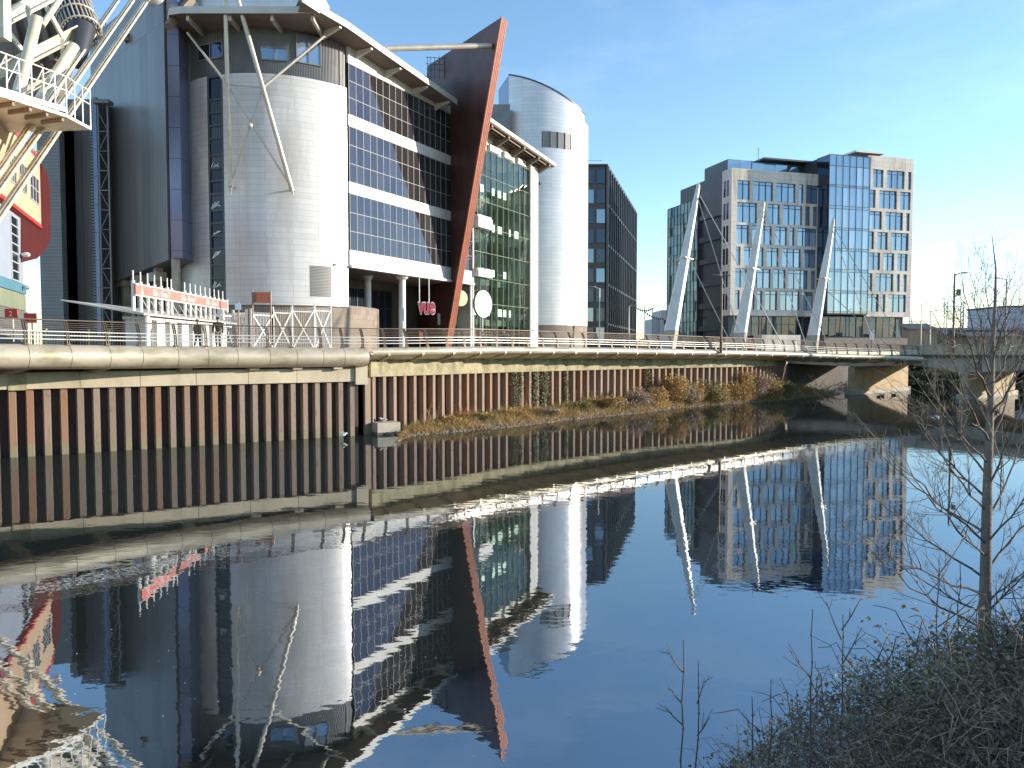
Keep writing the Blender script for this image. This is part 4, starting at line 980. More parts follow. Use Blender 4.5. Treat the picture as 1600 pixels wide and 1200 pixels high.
# access balcony
pr = at_y(104, 181, 53); pl = at_y(-30, 150, 47.5); pb = at_y(-30, 184, 53.2)
bal = thing("access_balcony", "white railed steel access balcony jutting from the stadium roof, upper left corner", "balcony", pr)
m = MB(); zb = pr.z - .1
m.extrude([Vector((pr.x, pr.y, zb)), Vector((pl.x, pl.y, zb)), Vector((pl.x - 6, pl.y + 2, zb)), Vector((pb.x - 4, pb.y + 4, zb)), Vector((pr.x, pr.y + 3.0, zb))], Vector((0, 0, .22))); m.obj("floor_plate", MT['cream'], bal)
m = MB(); m.bar((pr.x, pr.y, zb + .5), (pl.x, pl.y, zb + .36), .1, .34); m.obj("toe_panel", MT['white_paint'], bal)
e_ = Vector((pl.x, pl.y, 0)) - Vector((pr.x, pr.y, 0)); ef = Frame(pr, e_)
m = MB(); Lb = e_.length
for k in range(8):
    q = ef.p(Lb * k / 7, 0, 0); m.path([(q.x, q.y, zb), (q.x, q.y, zb + 2.75)], .06, 6)
    if k < 7: q2 = ef.p(Lb * (k + 1) / 7, 0, 0); m.path([(q.x, q.y, zb + 2.7), (q2.x, q2.y, zb + .9)], .035, 5)
for h in (1.8, 2.75): m.path([(pr.x, pr.y, zb + h), (pl.x, pl.y, zb + h)], .05, 6)
for k in range(1, 4):
    m.path([(pr.x, pr.y + k, zb), (pr.x, pr.y + k, zb + 2.75)], .05, 6)
for h in (1.8, 2.75): m.path([(pr.x, pr.y, zb + h), (pr.x, pr.y + 3, zb + h)], .05, 6)
m.obj("guard_rail", MT['white_paint'], bal)
m = MB()
for k in range(5): m.bar(ef.p(Lb * (k + .1) / 5, .2, zb - .15), ef.p(Lb * (k + .1) / 5, 2.2, zb - .15), .18, .25)
m.obj("floor_joists", MT['soffit'], bal)

# ================================================================== TURNSTILE GATE, FENCES, BOARDS ON THE PLAZA
ga, gb = at_y(208, 450, 45.0), at_y(348, 475, 61.0)
GF = Frame((ga.x, ga.y), (gb.x - ga.x, gb.y - ga.y)); GL = math.hypot(gb.x - ga.x, gb.y - ga.y)
gate = thing("turnstile_gate", "white turnstile gate with a red sign band, tall white spikes and pale canopy", "gate", (*ga.xy, PLZ))
for i in range(17):
    if i == 7: continue
    u = GL * i / 16 - (.35 if i == 6 else 0); m = MB(); m.path([GF.p(u, 0, 5.2), GF.p(u, 0, 9.55)], .11, 10); m.path([GF.p(u, 0, 9.55), GF.p(u, 0, 10.15)], .045, 8); m.obj("gate_post", MT['white_paint'], gate)
m = MB(); m.fbox(GF, -.1, GL + .3, .13, .19, 8.75, 9.32); bnd = m.obj("sign_band", MT['sign_red'], gate)
m = MB(); m.fbox(GF, -.15, GL + .35, .10, .21, 9.32, 9.40); m.fbox(GF, -.15, GL + .35, .10, .21, 8.67, 8.75); m.fbox(GF, GL + .3, GL + .6, .1, .24, 8.5, 9.5); m.obj("sign_frame", MT['white_paint'], bnd)
for u in (3.6, 8.2, 13.0): place_text("lettering", "Gât - Gate 7", .52, .006, MT['sign_white'], GF, u, .20, 8.86, bnd, .0, 1.0)
m = MB(); c = GF.p(.75, .2, 9.02); m.face([c + GF.d * a + Vector((0, 0, z)) for a, z in ((-.18, -.2), (-.06, -.2), (0, .05), (.06, -.2), (.18, -.2), (0, .26))]); m.obj("pictogram", MT['sign_white'], bnd)
m = MB(); m.extrude([GF.p(-1.0, 1.0, 7.50), GF.p(GL + .5, .9, 7.55), GF.p(GL + .5, -1.3, 8.0), GF.p(-.5, -1.9, 8.12)], Vector((0, 0, .10))); m.obj("canopy", MT['roof_steel'], gate)
m = MB(); m.extrude([GF.p(-.9, .9, 7.5), GF.p(-.4, -1.9, 8.1), GF.p(-1.4, -3.4, 8.28)], Vector((0, 0, .08))); m.obj("canopy_wing", MT['roof_steel'], gate)
for i in range(1, 14): m = MB(); m.path([GF.p(GL * i / 14, .55 , 7.62), GF.p(GL * i / 14, .05, 8.5)], .03, 5); m.obj("canopy_tie", MT['galv'], gate)
for i in range(8):
    u0, u1 = GL * i / 8, GL * (i + 1) / 8; m = MB(); m.fbox(GF, u0 + .04, u1 - .75, -.5, .5, 5.2, 7.3); m.obj("turnstile_wall", MT['white_paint'], gate)
    m = MB()
    for k in range(7): m.path([GF.p(u1 - .72 + .1 * k, .1, 5.3), GF.p(u1 - .72 + .1 * k, .1, 7.35)], .022, 5)
    for k in range(5): m.path([GF.p(u1 - .75, .2, 5.6 + .38 * k), GF.p(u1 - .05, .2, 5.6 + .38 * k)], .03, 5)
    m.obj("turnstile_bars", MT['white_paint'], gate)
m = MB(); m.fbox(GF, -.1, GL + .2, -.6, .62, 7.3, 7.46); m.obj("lintel", MT['white_paint'], gate)
m = MB(); m.path([GF.p(-.05, .75, 5.2), GF.p(-.05, .75, 7.6)], .18, 12); m.obj("corner_post", MT['white_paint'], gate)
gates = [(345, 364, 66, 67, 489, 'white_paint', "low white palisade panel just right of the turnstile canopy"), (364, 385, 63, 62, 489, 'white_paint', "white palisade gate leaf under the small blue sign"), (392, 426, 62, 64, 487, 'white_paint', "white palisade gate leaf under the brown board"), (426, 455, 64, 65, 484, 'galv', "grey palisade gate leaf with crossed braces, right of the brown board"), (456, 490, 65.5, 66.5, 482, 'galv', "grey palisade gate leaf with a white saltire, before the drum base"), (491, 516, 67, 68, 481, 'white_paint', "dark backed palisade gate leaf at the drum end of the row")]
for x0, x1, d0, d1, yt, mt_, lab in gates:
    a, b_ = at_y(x0, yt, d0), at_y(x1, yt, d1); f = Frame(a, (b_.x - a.x, b_.y - a.y)); Lg = math.hypot(b_.x - a.x, b_.y - a.y); zt_ = a.z
    g = thing("security_gate", lab, "gate", (*a.xy, PLZ), "palisade gates below the drum")
    for u in (0, Lg): m = MB(); m.bar(f.p(u, 0, 5.2), f.p(u, 0, zt_ + .25), .16); m.obj("gate_post", MT['white_paint'], g)
    m = MB(); k = .16
    while k < Lg - .08: m.bar(f.p(k, 0, 5.3), f.p(k, 0, zt_), .055, .05); k += .16
    m.obj("pales", MT[mt_], g)
    m = MB()
    for z in (5.6, zt_ - .25): m.bar(f.p(0, .05, z), f.p(Lg, .05, z), .07, .09)
    m.bar(f.p(0, .08, zt_ - .1), f.p(Lg, .08, 5.6), .05, .11)
    if Lg > 1.4: m.bar(f.p(0, .10, 5.6), f.p(Lg, .10, zt_ - .1), .05, .11)
    m.obj("braces", MT['white_paint'], g)
def board(name, lab, x0, x1, y0, y1, Y, mt_, posts_px, cat="sign", d=(.98, .2)):
    c = at_y((x0 + x1) / 2, (y0 + y1) / 2, Y); f = Frame(c, d); u0, zt_ = f.px(x0, y0); u1, zb_ = f.px(x1, y1)
    t = thing(name, lab, cat, (*c.xy, PLZ)); m = MB(); m.fbox(f, u0, u1, -.08, 0, zb_, zt_); m.obj("panel", MT[mt_], t)
    m = MB()
    for x in posts_px: u, _ = f.px(x, y0); m.path([f.p(u, -.14, 5.2), f.p(u, -.14, zt_ + .12)], .06, 6)
    m.obj("posts", MT['steel_brown'], t); return t, f, u0, u1, zb_, zt_
t, f, u0, u1, zb_, zt_ = board("notice_board", "rust brown hoarding board on two dark posts in front of the drum", 393.5, 423, 456, 473.5, 60, 'sign_brown', (394, 422.5))
m = MB(); m.fbox(f, u0 + .35, u1 - .55, 0, .012, zb_ + .25, zt_ - .22); m.obj("orange_patch", MT['corten_edge'], t)
m = MB(); m.fbox(f, u0 + .02, u0 + .3, 0, .014, zb_ + .02, zt_ - .02); m.obj("dark_margin", MT['steel_brown'], t)
board("pole_sign", "small pale blue sign on a white pole above the palisade gate", 367, 376.5, 474, 484, 59, 'sign_blue', (372,))
board("poster_stand", "low orange poster stand behind the railing under the cinema sign", 655, 661, 519, 532, 70, 'orange', (656,))
# low yellow-posted fence behind the railing at left
fa, fb = at_y(38, 512, 50), at_y(204, 514, 52); f = Frame(fa, (fb.x - fa.x, fb.y - fa.y)); Lf = math.hypot(fb.x - fa.x, fb.y - fa.y)
fen = thing("mesh_fence", "low pale mesh fence with yellow posts behind the walkway railing at left", "fence", (*fa.xy, PLZ))
m = MB(); k = 0
while k < Lf: m.bar(f.p(k, 0, 5.2), f.p(k, 0, 6.7), .035); k += .17
for z in (5.5, 6.1, 6.65): m.bar(f.p(0, .03, z), f.p(Lf, .03, z), .04)
m.obj("mesh_panel", MT['galv'], fen)
for k in range(6): m = MB(); m.bar(f.p(Lf * k / 5, .06, 5.2), f.p(Lf * k / 5, .06, 6.9), .10); m.obj("yellow_post", MT['sign_yellow'], fen)

# ================================================================== DARK GLASS BLOCK BEHIND THE TOWER
c = at_y(947.5, 300, 160); DB = Frame((c.x, c.y), (.2717, 1)); DL = Frame((c.x, c.y), (-1, 0.02)); DL.n = Vector((0.02, -1, 0)).normalized()
dk = thing("dark_glass_block", "slim dark glass office block seen past the round white tower", "building", (c.x + 4, c.y + 10, PLZ))
ZT2 = 43.4
m = MB(); w0, w1, w2 = DB.p(0, -.2, 0), DB.p(55, -.2, 0), DB.p(55, -14, 0); m.prism([(w0.x, w0.y + .2), (w1.x, w1.y), (w2.x, w2.y), (w0.x - 13, w0.y + .5)], 5.2, ZT2); m.obj("wall", MT['dark_frame'], dk)
us = lin(0, 55, 16); zs = [6.2, 11, 19.2, 27.4, 35.6, 43.2]
m = MB(); panes(m, DB, us, zs, .03, .006, lambda i, j: (.0 if j < 1 else random.random() * .6)); w_ = m.obj("curtain_glass", MT['office_glass'], dk)
m = MB(); bars(m, DB, us, zs, .3, .5, .03, True, False); m.obj("fins", MT['dark_frame'], w_)
m = MB()
for z in zs[1:]: m.fbox(DB, 0, 55, .0, .35, z - .35, z + .15)
m.obj("floor_bands", MT['dark_frame'], w_)
us = [.3, 2.0, 2.6, 4.3, 4.9, 6.6, 7.2]; zs = lin(6.5, 43.0, 9)
for j in range(9):
    for i in (0, 2, 4):
        m = MB(); panes(m, DL, [us[i], us[i + 1]], [zs[j] + .9, zs[j + 1] - .35], .03, .01); w_ = m.obj("window", MT['office_glass'] if (i + j) % 3 == 0 else MT['dark_glass'], dk)
m = MB(); m.fbox(DL, -.2, 9, -.3, .3, ZT2, ZT2 + .35); m.fbox(DB, -.2, 55, -.3, .3, ZT2 + .002, ZT2 + .34); m.obj("roof_edge", MT['dark_frame'], dk)
m = MB(); m.path([DB.p(.5, -1, ZT2 + 1.3), DB.p(54, -1, ZT2 + 1.3)], .05, 5); m.path([DB.p(.5, -1, ZT2 + 1.3), DL.p(6, -1, ZT2 + 1.3)], .05, 5); m.obj("roof_rail", MT['galv'], dk)

# ================================================================== OFFICE BLOCK AT RIGHT
BLo = Vector((36.1, 127.5, 0)); BL = Frame(BLo, (.959, .284)); BRt = Frame((53.3, 130.0), (.959, .284)); LS = Frame(BLo, (-.284, .959)); LS.n = Vector((-.959, -.284, 0))
ob = thing("office_block", "beige stone office block with blue windows and a projecting glass bay, behind the masts", "building", (*BL.p(16, -8, 0).xy, PLZ))
ZB, ZP = 11.25, 35.4
Lrows = [[(503, 568), (586, 688), (704, 805), (822, 846), (860, 922)], [(503, 606), (626, 650), (663, 725), (742, 842), (858, 882), (898, 920)], [(500, 566), (582, 685), (702, 764), (778, 803), (818, 918)], [(500, 523), (540, 643), (660, 722), (738, 838), (853, 915)], [(497, 560), (578, 682), (696, 760), (774, 875), (892, 915)], [(497, 522), (538, 600), (614, 640), (654, 718), (735, 835), (848, 905)]]
Lys = [(270, 370), (385, 490), (503, 600), (617, 715), (730, 830), (845, 945)]
Rrows = [[(500, 557), (577, 673), (692, 711)], [(486, 516), (537, 633), (651, 709)], [(486, 553), (573, 669), (686, 707)], [(484, 512), (530, 588), (607, 703)], [(488, 548), (568, 626), (643, 700)], [(482, 508), (525, 623), (640, 660), (677, 698)], [(484, 545), (560, 582), (600, 695)]]
Rys = [(155, 255), (268, 368), (386, 486), (500, 598), (615, 712), (730, 828), (845, 942)]
def facade(fr, U0, U1, Z0, Z1, rows, zr, parent, glassm, th=.45, seed=1):
    m = MB(); rd = random.Random(seed); zr = sorted(zr); prev = Z0
    for (z0, z1), ws in zip(zr, rows):
        m.fbox(fr, U0, U1, -th, 0, prev, z0); u = U0
        for a, b_ in ws:
            m.fbox(fr, u, a, -th, 0, z0, z1); u = b_
        m.fbox(fr, u, U1, -th, 0, z0, z1); prev = z1
    m.fbox(fr, U0, U1, -th, 0, prev, Z1); wall = m.obj("stone_wall", MT['stone'], parent)
    for (z0, z1), ws in zip(zr, rows):
        for a, b_ in ws:
            n_ = max(1, round((b_ - a) / 1.15)); uu = lin(a, b_, n_); t0 = rd.random()
            m = MB(); panes(m, fr, uu, [z0, z1 - .55, z1], -.3, .012, lambda i, j: (.15 if j else min(1, max(0, rd.choice((.1, .25, .45, .8)) * (.7 + t0 * .6))))); w_ = m.obj("window", glassm, parent)
            m = MB(); bars(m, fr, uu, [z0, z1 - .55, z1], .09, .10, -.30); m.obj("window_frame", MT['dark_frame'], w_)
def conv(fr, rows, ys, x00, sx, y00):
    out, zr = [], []
    for ws, (ya, yb) in zip(rows, ys):
        out.append([(fr.px(x00 + a / sx, 400)[0], fr.px(x00 + b_ / sx, 400)[0]) for a, b_ in ws])
        q = ws[0][0]; z1 = fr.px(x00 + q / sx, y00 + ya / sx)[1]; z0 = fr.px(x00 + q / sx, y00 + yb / sx)[1]; zr.append((z0, z1))
    return out[::-1], zr[::-1]
U1L = BL.px(1279, 400)[0]
rows, zr = conv(BL, Lrows, Lys, 1000, 3.3333, 200); facade(BL, 0, U1L, ZB, ZP, rows, zr, ob, MT['office_glass'], .45, 2)
UR0, UR1 = BRt.px(1355, 400)[0], BRt.px(1424.5, 400)[0]
rows, zr = conv(BRt, Rrows, Rys, 1220, 3.53, 220)
rows = [[(max(a, UR0 + .03), b_) for a, b_ in ws] for ws in rows]
facade(BRt, UR0, UR1, ZB, 38.6, rows, zr, ob, MT['office_glass'], .45, 5)
m = MB(); m.fbox(BRt, UR0 + .05, UR1 - .46, -16, -.46, ZB + .02, 38.3); m.obj("inner_core", MT['dark_frame'], ob)
m = MB(); m.fbox(BRt, UR1 - .45, UR1, -16, -.455, ZB, 38.6); m.obj("end_wall", MT['stone'], ob)
m = MB(); m.fbox(BL, .5, U1L + 1, -18, -.47, ZB + .02, ZP - .1); m.obj("inner_core", MT['dark_frame'], ob)
# left return: short stone piece, dark recessed strip, green glass wing
rz_ = [(z0, z1) for z0, z1 in zr]
m = MB(); m.fbox(LS, .45, 2.9, -.4, 0, ZB, ZP); m.obj("side_wall", MT['stone'], ob)
for k in range(6):
    z0 = 12.2 + 3.75 * k
    for u in (.85, 1.75):
        m = MB(); panes(m, LS, [u, u + .6], [z0, z0 + 2.7], .02); m.obj("window", MT['facade_glass'], ob)
Us = LS.px(1090, 400)[0]; Ue = LS.px(1043, 400)[0]
ZW = 32.4
m = MB(); m.fbox(LS, 2.9, Us, -2.0, -1.2, 6, ZW); m.obj("recessed_side", MT['grey_clad'], ob)
for k in range(6):
    z0 = 8.8 + 3.9 * k; m = MB(); m.fbox(LS, 2.95, Us, -1.2, -.1, z0, z0 + .9); m.obj("balcony_band", MT['dark_frame'], ob)
    m = MB(); panes(m, LS, lin(3.0, Us, 5), [z0 + .9, z0 + 3.7], -1.15, .02); m.obj("window", MT['green_glass'], ob)
us = lin(Us, Ue, 9); zs = lin(7, ZW, 14)
m = MB(); m.fbox(LS, Us, Ue, -6, -.06, 5.2, ZW); m.obj("wing_core", MT['dark_frame'], ob)
m = MB(); panes(m, LS, us, zs, 0, .01, lambda i, j: random.choice((.05, .2, .5, 1.0)) if j % 2 else .3); w_ = m.obj("wing_glass", MT['green_glass'], ob)
m = MB(); bars(m, LS, us, zs, .09, .08); m.obj("mullions", MT['dark_frame'], w_)
# projecting glass bay
UB0 = BRt.px(1292, 400)[0]; us = lin(UB0, UR0, 6); zs = [11.7]
fz = sorted([z for p_ in zr for z in p_])
for z0, z1 in zr: zs += [z0 - .1, z1]
zs = sorted(zs)[0:]; zs = [z for z in zs if z < 37.9] + [38.15]
m = MB(); panes(m, BRt, us, zs, .25, .012, lambda i, j: .12 if j % 2 == 0 else random.choice((.25, .45, .7, .9))); w_ = m.obj("bay_glass", MT['office_glass'], ob)
m = MB(); bars(m, BRt, us, zs, .08, .08, .25); m.obj("mullions", MT['dark_frame'], w_)
m = MB(); m.fbox(BRt, UB0 + .02, UR0, -16, .2, 11.5, 38.05); m.obj("bay_core", MT['dark_frame'], ob)
BS = Frame(BRt.p(UB0, .25, 0), (-.284, .959)); BS.n = Vector((-.959, -.284, 0))
m = MB(); panes(m, BS, lin(0, 3.2, 2), zs, .02, .02, lambda i, j: .05); m.obj("bay_side_glass", MT['dark_glass'], ob)
# roof storey, canopies, plinth
m = MB(); m.fbox(BL, 2.0, U1L, -12, -4.5, ZP - .2, ZP + 2.6); m.obj("roof_storey", MT['dark_frame'], ob)
m = MB(); panes(m, BL, lin(2.0, U1L - 1, 6), [ZP + .1, ZP + 2.5], -4.45, .03); m.obj("roof_glass", MT['office_glass'], ob)
m = MB(); m.fbox(BL, 8, U1L + 3, -12, -2.8, ZP + 2.65, ZP + 2.95); m.obj("roof_canopy", MT['dark_frame'], ob)
m = MB(); m.path([BL.p(9, -6, ZP + 2.8), BL.p(9, -6, ZP + 5.5)], .06, 5); m.obj("aerial", MT['dark_frame'], ob)
m = MB(); m.box8([BRt.p(u, t, z) for z in (39.6, 39.9) for u, t in ((UR0 - 1, -2), (UR0 + 5, -2), (UR0 + 5, -6), (UR0 - 1, -6))]); m.obj("roof_plant", MT['galv'], ob)
m = MB(); m.fbox(BL, .4, U1L + 2, -8, -1.2, 7.6, ZB); m.fbox(BRt, UB0, UR1 - .8, -8, -1.0, 7.6, ZB); m.obj("ground_storey", MT['dark_frame'], ob)
m = MB(); panes(m, BL, lin(.4, U1L + 1, 12), [7.7, ZB - .05], -1.17, .06); w_ = m.obj("shopfront_glass", MT['dark_glass'], ob)
m = MB(); bars(m, BL, lin(.4, U1L + 1, 12), [7.7, 9.9, ZB - .05], .09, .08, -1.15); m.obj("mullions", MT['dark_frame'], w_)
m = MB(); panes(m, BRt, lin(UB0, UR1 - .8, 12), [7.7, ZB - .05], -.97, .06); w_ = m.obj("shopfront_glass", MT['dark_glass'], ob)
m = MB(); bars(m, BRt, lin(UB0, UR1 - .8, 12), [7.7, 9.9, ZB - .05], .09, .08, -.95); m.obj("mullions", MT['dark_frame'], w_)
m = MB(); m.fbox(BL, -.5, U1L + 1, -7, -.6, 5.2, 7.58); m.fbox(BRt, UB0, UR1 - .2, -7, -.3, 5.2, 7.58); m.obj("plinth", MT['brown_stone'], ob)
m = MB(); m.fbox(BL, 4, 11.5, .8, 3, 5.2, 8.0); m.obj("ramp_wall", MT['stone'], ob)

ob.location = (1.2 * ob.location.x, 1.2 * ob.location.y, 5.24); ob.scale = (1.2, 1.2, 1.2)      # storeys of 4.4 m; the block stands well clear of the round tower's sunlight

# ================================================================== MASTS
def mast(x0, y0, x1, y1, s0, s1, lab, stays):
    b0 = Vector((*xy(x0, s0), 5.2)); tp = at_y(x1, y1, FPX / s1); t = thing("cable_mast", lab, "mast", b0, "tapering masts of the walkway")
    ax = (tp - b0).normalized(); w = Vector((1, -.12, 0)).normalized(); fd = w.cross(ax).normalized()
    def sect(k):
        c = b0.lerp(tp, k); wd_ = .62 * (1 - k) ** .8 + .20; dp = .42 * (1 - k) + .16
        return [c - w * wd_ - fd * dp * .3, c + w * wd_ * .35 - fd * dp, c + w * wd_, c + w * wd_ * .5 + fd * dp, c - w * wd_ * .9 + fd * dp * .6]
    m = MB(); S = [sect(k) for k in lin(0, 1, 10)]
    for a, b_ in zip(S, S[1:]):
        for j in range(5): m.face([a[j], a[(j + 1) % 5], b_[(j + 1) % 5], b_[j]])
    m.face(S[-1]); sh = m.obj("shaft", MT['mast_white'], t)
    m = MB(); a0 = sect(0)
    A = [q + (q - b0) * .03 for q in a0]; B = sect(.13); cb_ = b0.lerp(tp, .13); B = [q + (q - cb_) * .03 for q in B]
    for j in range(5): m.face([A[j], A[(j + 1) % 5], B[(j + 1) % 5], B[j]])
    m.obj("stained_foot", MT['concrete'], t)
    m = MB(); m.ellipsoid(tp, (.22, .22, .35), None, 8, 5); m.obj("cap", MT['mast_white'], t)
    c = b0.lerp(tp, .56); m = MB(); m.bar(c - w * .8 - fd * .4, c + w * .95 - fd * .3, .10, .16); m.path([c - w * .8 - fd * .4, c + fd * .7, c + w * .95 - fd * .3], .06, 6); m.obj("collar", MT['galv'], t)
    for k, px in stays:
        p, tt, o = EDGE.at(EDGE.find_px(px)); q = Vector((p.x + o.x * .1, p.y + o.y * .1, p.z)); m = MB(); m.path([b0.lerp(tp, k), q], .045, 6); m.obj("stay_cable", MT['cable'], t)
mast(1042, 535, 1091, 291, 14.6, 14.2, "tallest looking white mast, nearest the round tower, leaning right over the railing", ((.97, 1226), (.95, 1160), (.6, 1145)))
mast(1151, 532, 1193, 319, 13.4, 13.2, "middle white leaning mast in front of the beige office windows", ((.97, 1300), (.94, 1262)))
mast(1266, 532, 1302, 345, 12.3, 12.2, "white leaning mast in front of the glass bay, nearest the road bridge", ((.97, 1420), (.94, 1370), (.5, 1405)))

# ================================================================== LAMPS, STATION, FAR THINGS
def lamp_post(px, ytop, Y, lab, arms=((-1, .9),), r=.09, mt_='steel_brown', zb=5.2, head=True):
    tp = at_y(px, ytop, Y); t = thing("street_lamp", lab, "street lamp", (tp.x, tp.y, zb))
    m = MB(); m.path([(tp.x, tp.y, zb), (tp.x, tp.y, zb + 1.3), (tp.x, tp.y, zb + 1.35), (tp.x, tp.y, tp.z)], [r * 1.5, r * 1.5, r, r * .7], 10); m.obj("pole", MT[mt_], t, smooth=True)
    for sx, L_ in arms:
        m = MB(); m.path([(tp.x, tp.y, tp.z - .1), (tp.x + sx * L_, tp.y, tp.z + .12)], .05, 6); m.obj("arm", MT[mt_], t)
        m = MB(); c = Vector((tp.x + sx * (L_ + .35), tp.y, tp.z + .12)); m.ellipsoid(c, (.45, .16, .09), None, 10, 5); m.obj("lamp_head", MT['louvre'], t, smooth=True)
    return t
lamp_post(1128, 432, 74, "dark slender double headed lamp post between the first and second mast", ((-1, .15), (1, .15)), .10)
lamp_post(937, 450, 82, "thin grey lamp post in front of the dark glass block", ((-1, .5),), .07, 'galv')
lamp_post(983, 478, 95, "short pale lamp post at the right edge of the dark glass block", ((1, .3),), .06, 'mast_white')
t = lamp_post(1492, 428, 84, "tall lamp post on the road bridge, just left of the bare tree", ((1, .75),), .13)
q = at_y(1496, 457, 84); m = MB(); m.box(q.x - .05, q.x + .3, q.y - .15, q.y + .15, q.z - .35, q.z + .35); m.obj("junction_box", MT['steel_brown'], t)
lamp_post(1573, 436, 92, "second tall lamp post on the road bridge, right of the bare tree", ((-1, .75),), .10)
lamp_post(1440, 476, 150, "distant lamp post beside the low station roof", ((1, .6),), .12, 'galv')
lamp_post(1454, 486, 140, "distant lamp post with a sign box, right of the low station roof", ((1, .7),), .13, 'galv')
lamp_post(1243, 531, 92, "stubby lamp post behind the third mast", (), .05, 'galv')
for x, lab in ((1165, "small white pillar sign on the walkway, second mast side"), (1363, "small white pillar sign on the walkway by the glass bay")):
    board("pillar_sign", lab, x - 4, x + 3, 516, 531, 100, 'far_render', (x,))
# overhead line gantries of the railway
def gantry(px0, px1, y0, Y, lab, n=2):
    a, b_ = at_y(px0, y0, Y), at_y(px1, y0, Y); t = thing("railway_gantry", lab, "gantry", (a.x, a.y, PLZ))
    m = MB()
    for q in (a, b_)[:n]:
        m.bar((q.x - .35, q.y, 5.2), (q.x - .35, q.y, q.z), .16); m.bar((q.x + .35, q.y, 5.2), (q.x + .35, q.y, q.z), .16); z = 6
        while z < q.z - 1: m.bar((q.x - .35, q.y, z), (q.x + .35, q.y, z + 1), .09); z += 1
    m.obj("masts", MT['far_render'], t)
    m = MB(); L_ = (b_ - a).length
    for dz in (-1.2, -2.3): m.bar((a.x, a.y, a.z + dz), (b_.x, b_.y, a.z + dz), .14)
    for k in range(int(L_ / 1.2)): m.bar((a.x + k * 1.2, a.y, a.z - 1.2), (a.x + k * 1.2 + 1.2, a.y, a.z - 2.3), .08)
    for k in (.2, .5, .8): m.bar((a.x + L_ * k, a.y, a.z - 2.3), (a.x + L_ * k, a.y, a.z - 4.6), .1); m.bar((a.x + L_ * k - 1.2, a.y, a.z - 4.0), (a.x + L_ * k + 1.2, a.y, a.z - 4.3), .09)
    m.obj("boom", MT['far_render'], t)
gantry(1478, 1504, 471, 185, "nearer pale railway gantry between the two bridge lamp posts")
gantry(1503, 1556, 481, 205, "long railway gantry behind the bare tree", 2)
gantry(1423, 1455, 495, 210, "low railway gantry above the slate station roof", 1)
m = MB(); 
for x0, x1, y0, y1 in ((1420, 1478, 503, 506), (1478, 1560, 490, 495), (1504, 1600, 497, 500)): m.path([at_y(x0, y0, 190), at_y(x1, y1, 190)], .05, 5)
tag(m.obj("overhead_wires", MT['dark_frame'], None, at_y(1500, 500, 190)), "thin railway wires strung between the gantries", "wires")
def simple_house(name, lab, cat, x0, x1, ytop, Y, wallm, roofm, pitch=1.2, depth=10, win=4, zb=PLZ):
    a, b_ = at_y(x0, ytop, Y), at_y(x1, ytop, Y); t = thing(name, lab, cat, ((a.x + b_.x) / 2, Y, zb)); ze = a.z - pitch
    m = MB(); m.box(a.x + .3, b_.x - .3, Y, Y + depth, zb - .1, ze); m.obj("wall", MT[wallm], t)
    m = MB(); c = Y + depth / 2
    m.extrude([Vector((a.x, Y - .4, ze)), Vector((a.x, c, a.z)), Vector((a.x, Y + depth + .4, ze)), Vector((a.x, c, ze - .1))], Vector((b_.x - a.x, 0, 0))); m.obj("roof", MT[roofm], t)
    f = Frame((a.x, Y), (1, 0)); L_ = b_.x - a.x
    for k in range(win):
        u = L_ * (k + .25) / win; m = MB(); panes(m, f, [u, u + L_ * .5 / win], [zb + (ze - zb) * .3, zb + (ze - zb) * .75], .03, .01); m.obj("window", MT['dark_glass'], t)
    return t
simple_house("station_building", "low slate roofed station building right of the office block", "building", 1419, 1468, 504, 190, 'brown_stone', 'far_roof', 1.6, 12, 6)
simple_house("platform_canopy", "long dark flat platform roof behind the bare tree", "canopy", 1440, 1640, 511, 205, 'dark_concrete', 'far_roof', .8, 9, 14)
simple_house("brick_store", "low brown shed behind the bridge parapet, at right", "building", 1512, 1600, 518, 140, 'brown_stone', 'far_roof', .9, 9, 5)
t = thing("metal_shed", "tall blue grey metal sided building at the right edge beyond the railway", "building", (*at_y(1600, 500, 230).xy, PLZ))
a, b_ = at_y(1574, 480, 230), at_y(1680, 480, 230); m = MB(); m.box(a.x, b_.x, 230, 250, 5, a.z); m.obj("wall", MT['pale_blue'], t); m = MB(); m.box(a.x - .3, b_.x, 229.7, 250.3, a.z, a.z + .5); m.obj("roof_edge", MT['far_roof'], t)
# gap between the dark block and the masts: distant flats, festoon poles
t = thing("distant_flats", "small distant grey flats between the dark glass block and the first mast", "building", (*at_y(1036, 530, 260).xy, PLZ))
a, b_ = at_y(1020, 498, 260), at_y(1060, 485, 260); m = MB(); m.box(a.x, b_.x, 260, 275, 5, a.z); m.box(a.x + 2.4, b_.x, 258, 274, 5, b_.z); m.obj("wall", MT['far_render'], t)
f = Frame((a.x, 257.9), (1, 0)); 
for k in range(3): m = MB(); m.fbox(f, 3.4, 7.5, -.1, .1, 8 + 3 * k, 9.6 + 3 * k); m.obj("window_band", MT['dark_frame'], t)
pa, pb_ = at_y(1007.5, 478, 140), at_y(1019.5, 484, 140)
t = thing("festoon_poles", "two thin poles with a string of dark festoon lamps, beside the dark glass block", "festoon lights", (*pa.xy, PLZ))
for q in (pa, pb_): m = MB(); m.path([(q.x, q.y, 5.2), q], .07, 6); m.obj("pole", MT['dark_frame'], t)
m = MB()
for (x0, y0, x1, y1, sag) in ((994, 480, 1020, 481, 4), (1008, 487, 1036, 497, 3)):
    P_ = [at_y(x0 + (x1 - x0) * k / 8, y0 + (y1 - y0) * k / 8 + sag * math.sin(math.pi * k / 8), 140) for k in range(9)]; m.path(P_, .025, 4)
    for q in P_: m.ellipsoid(q - Vector((0, 0, .16)), (.17, .17, .2), None, 6, 4)
m.obj("lamp_string", MT['dark_frame'], t)

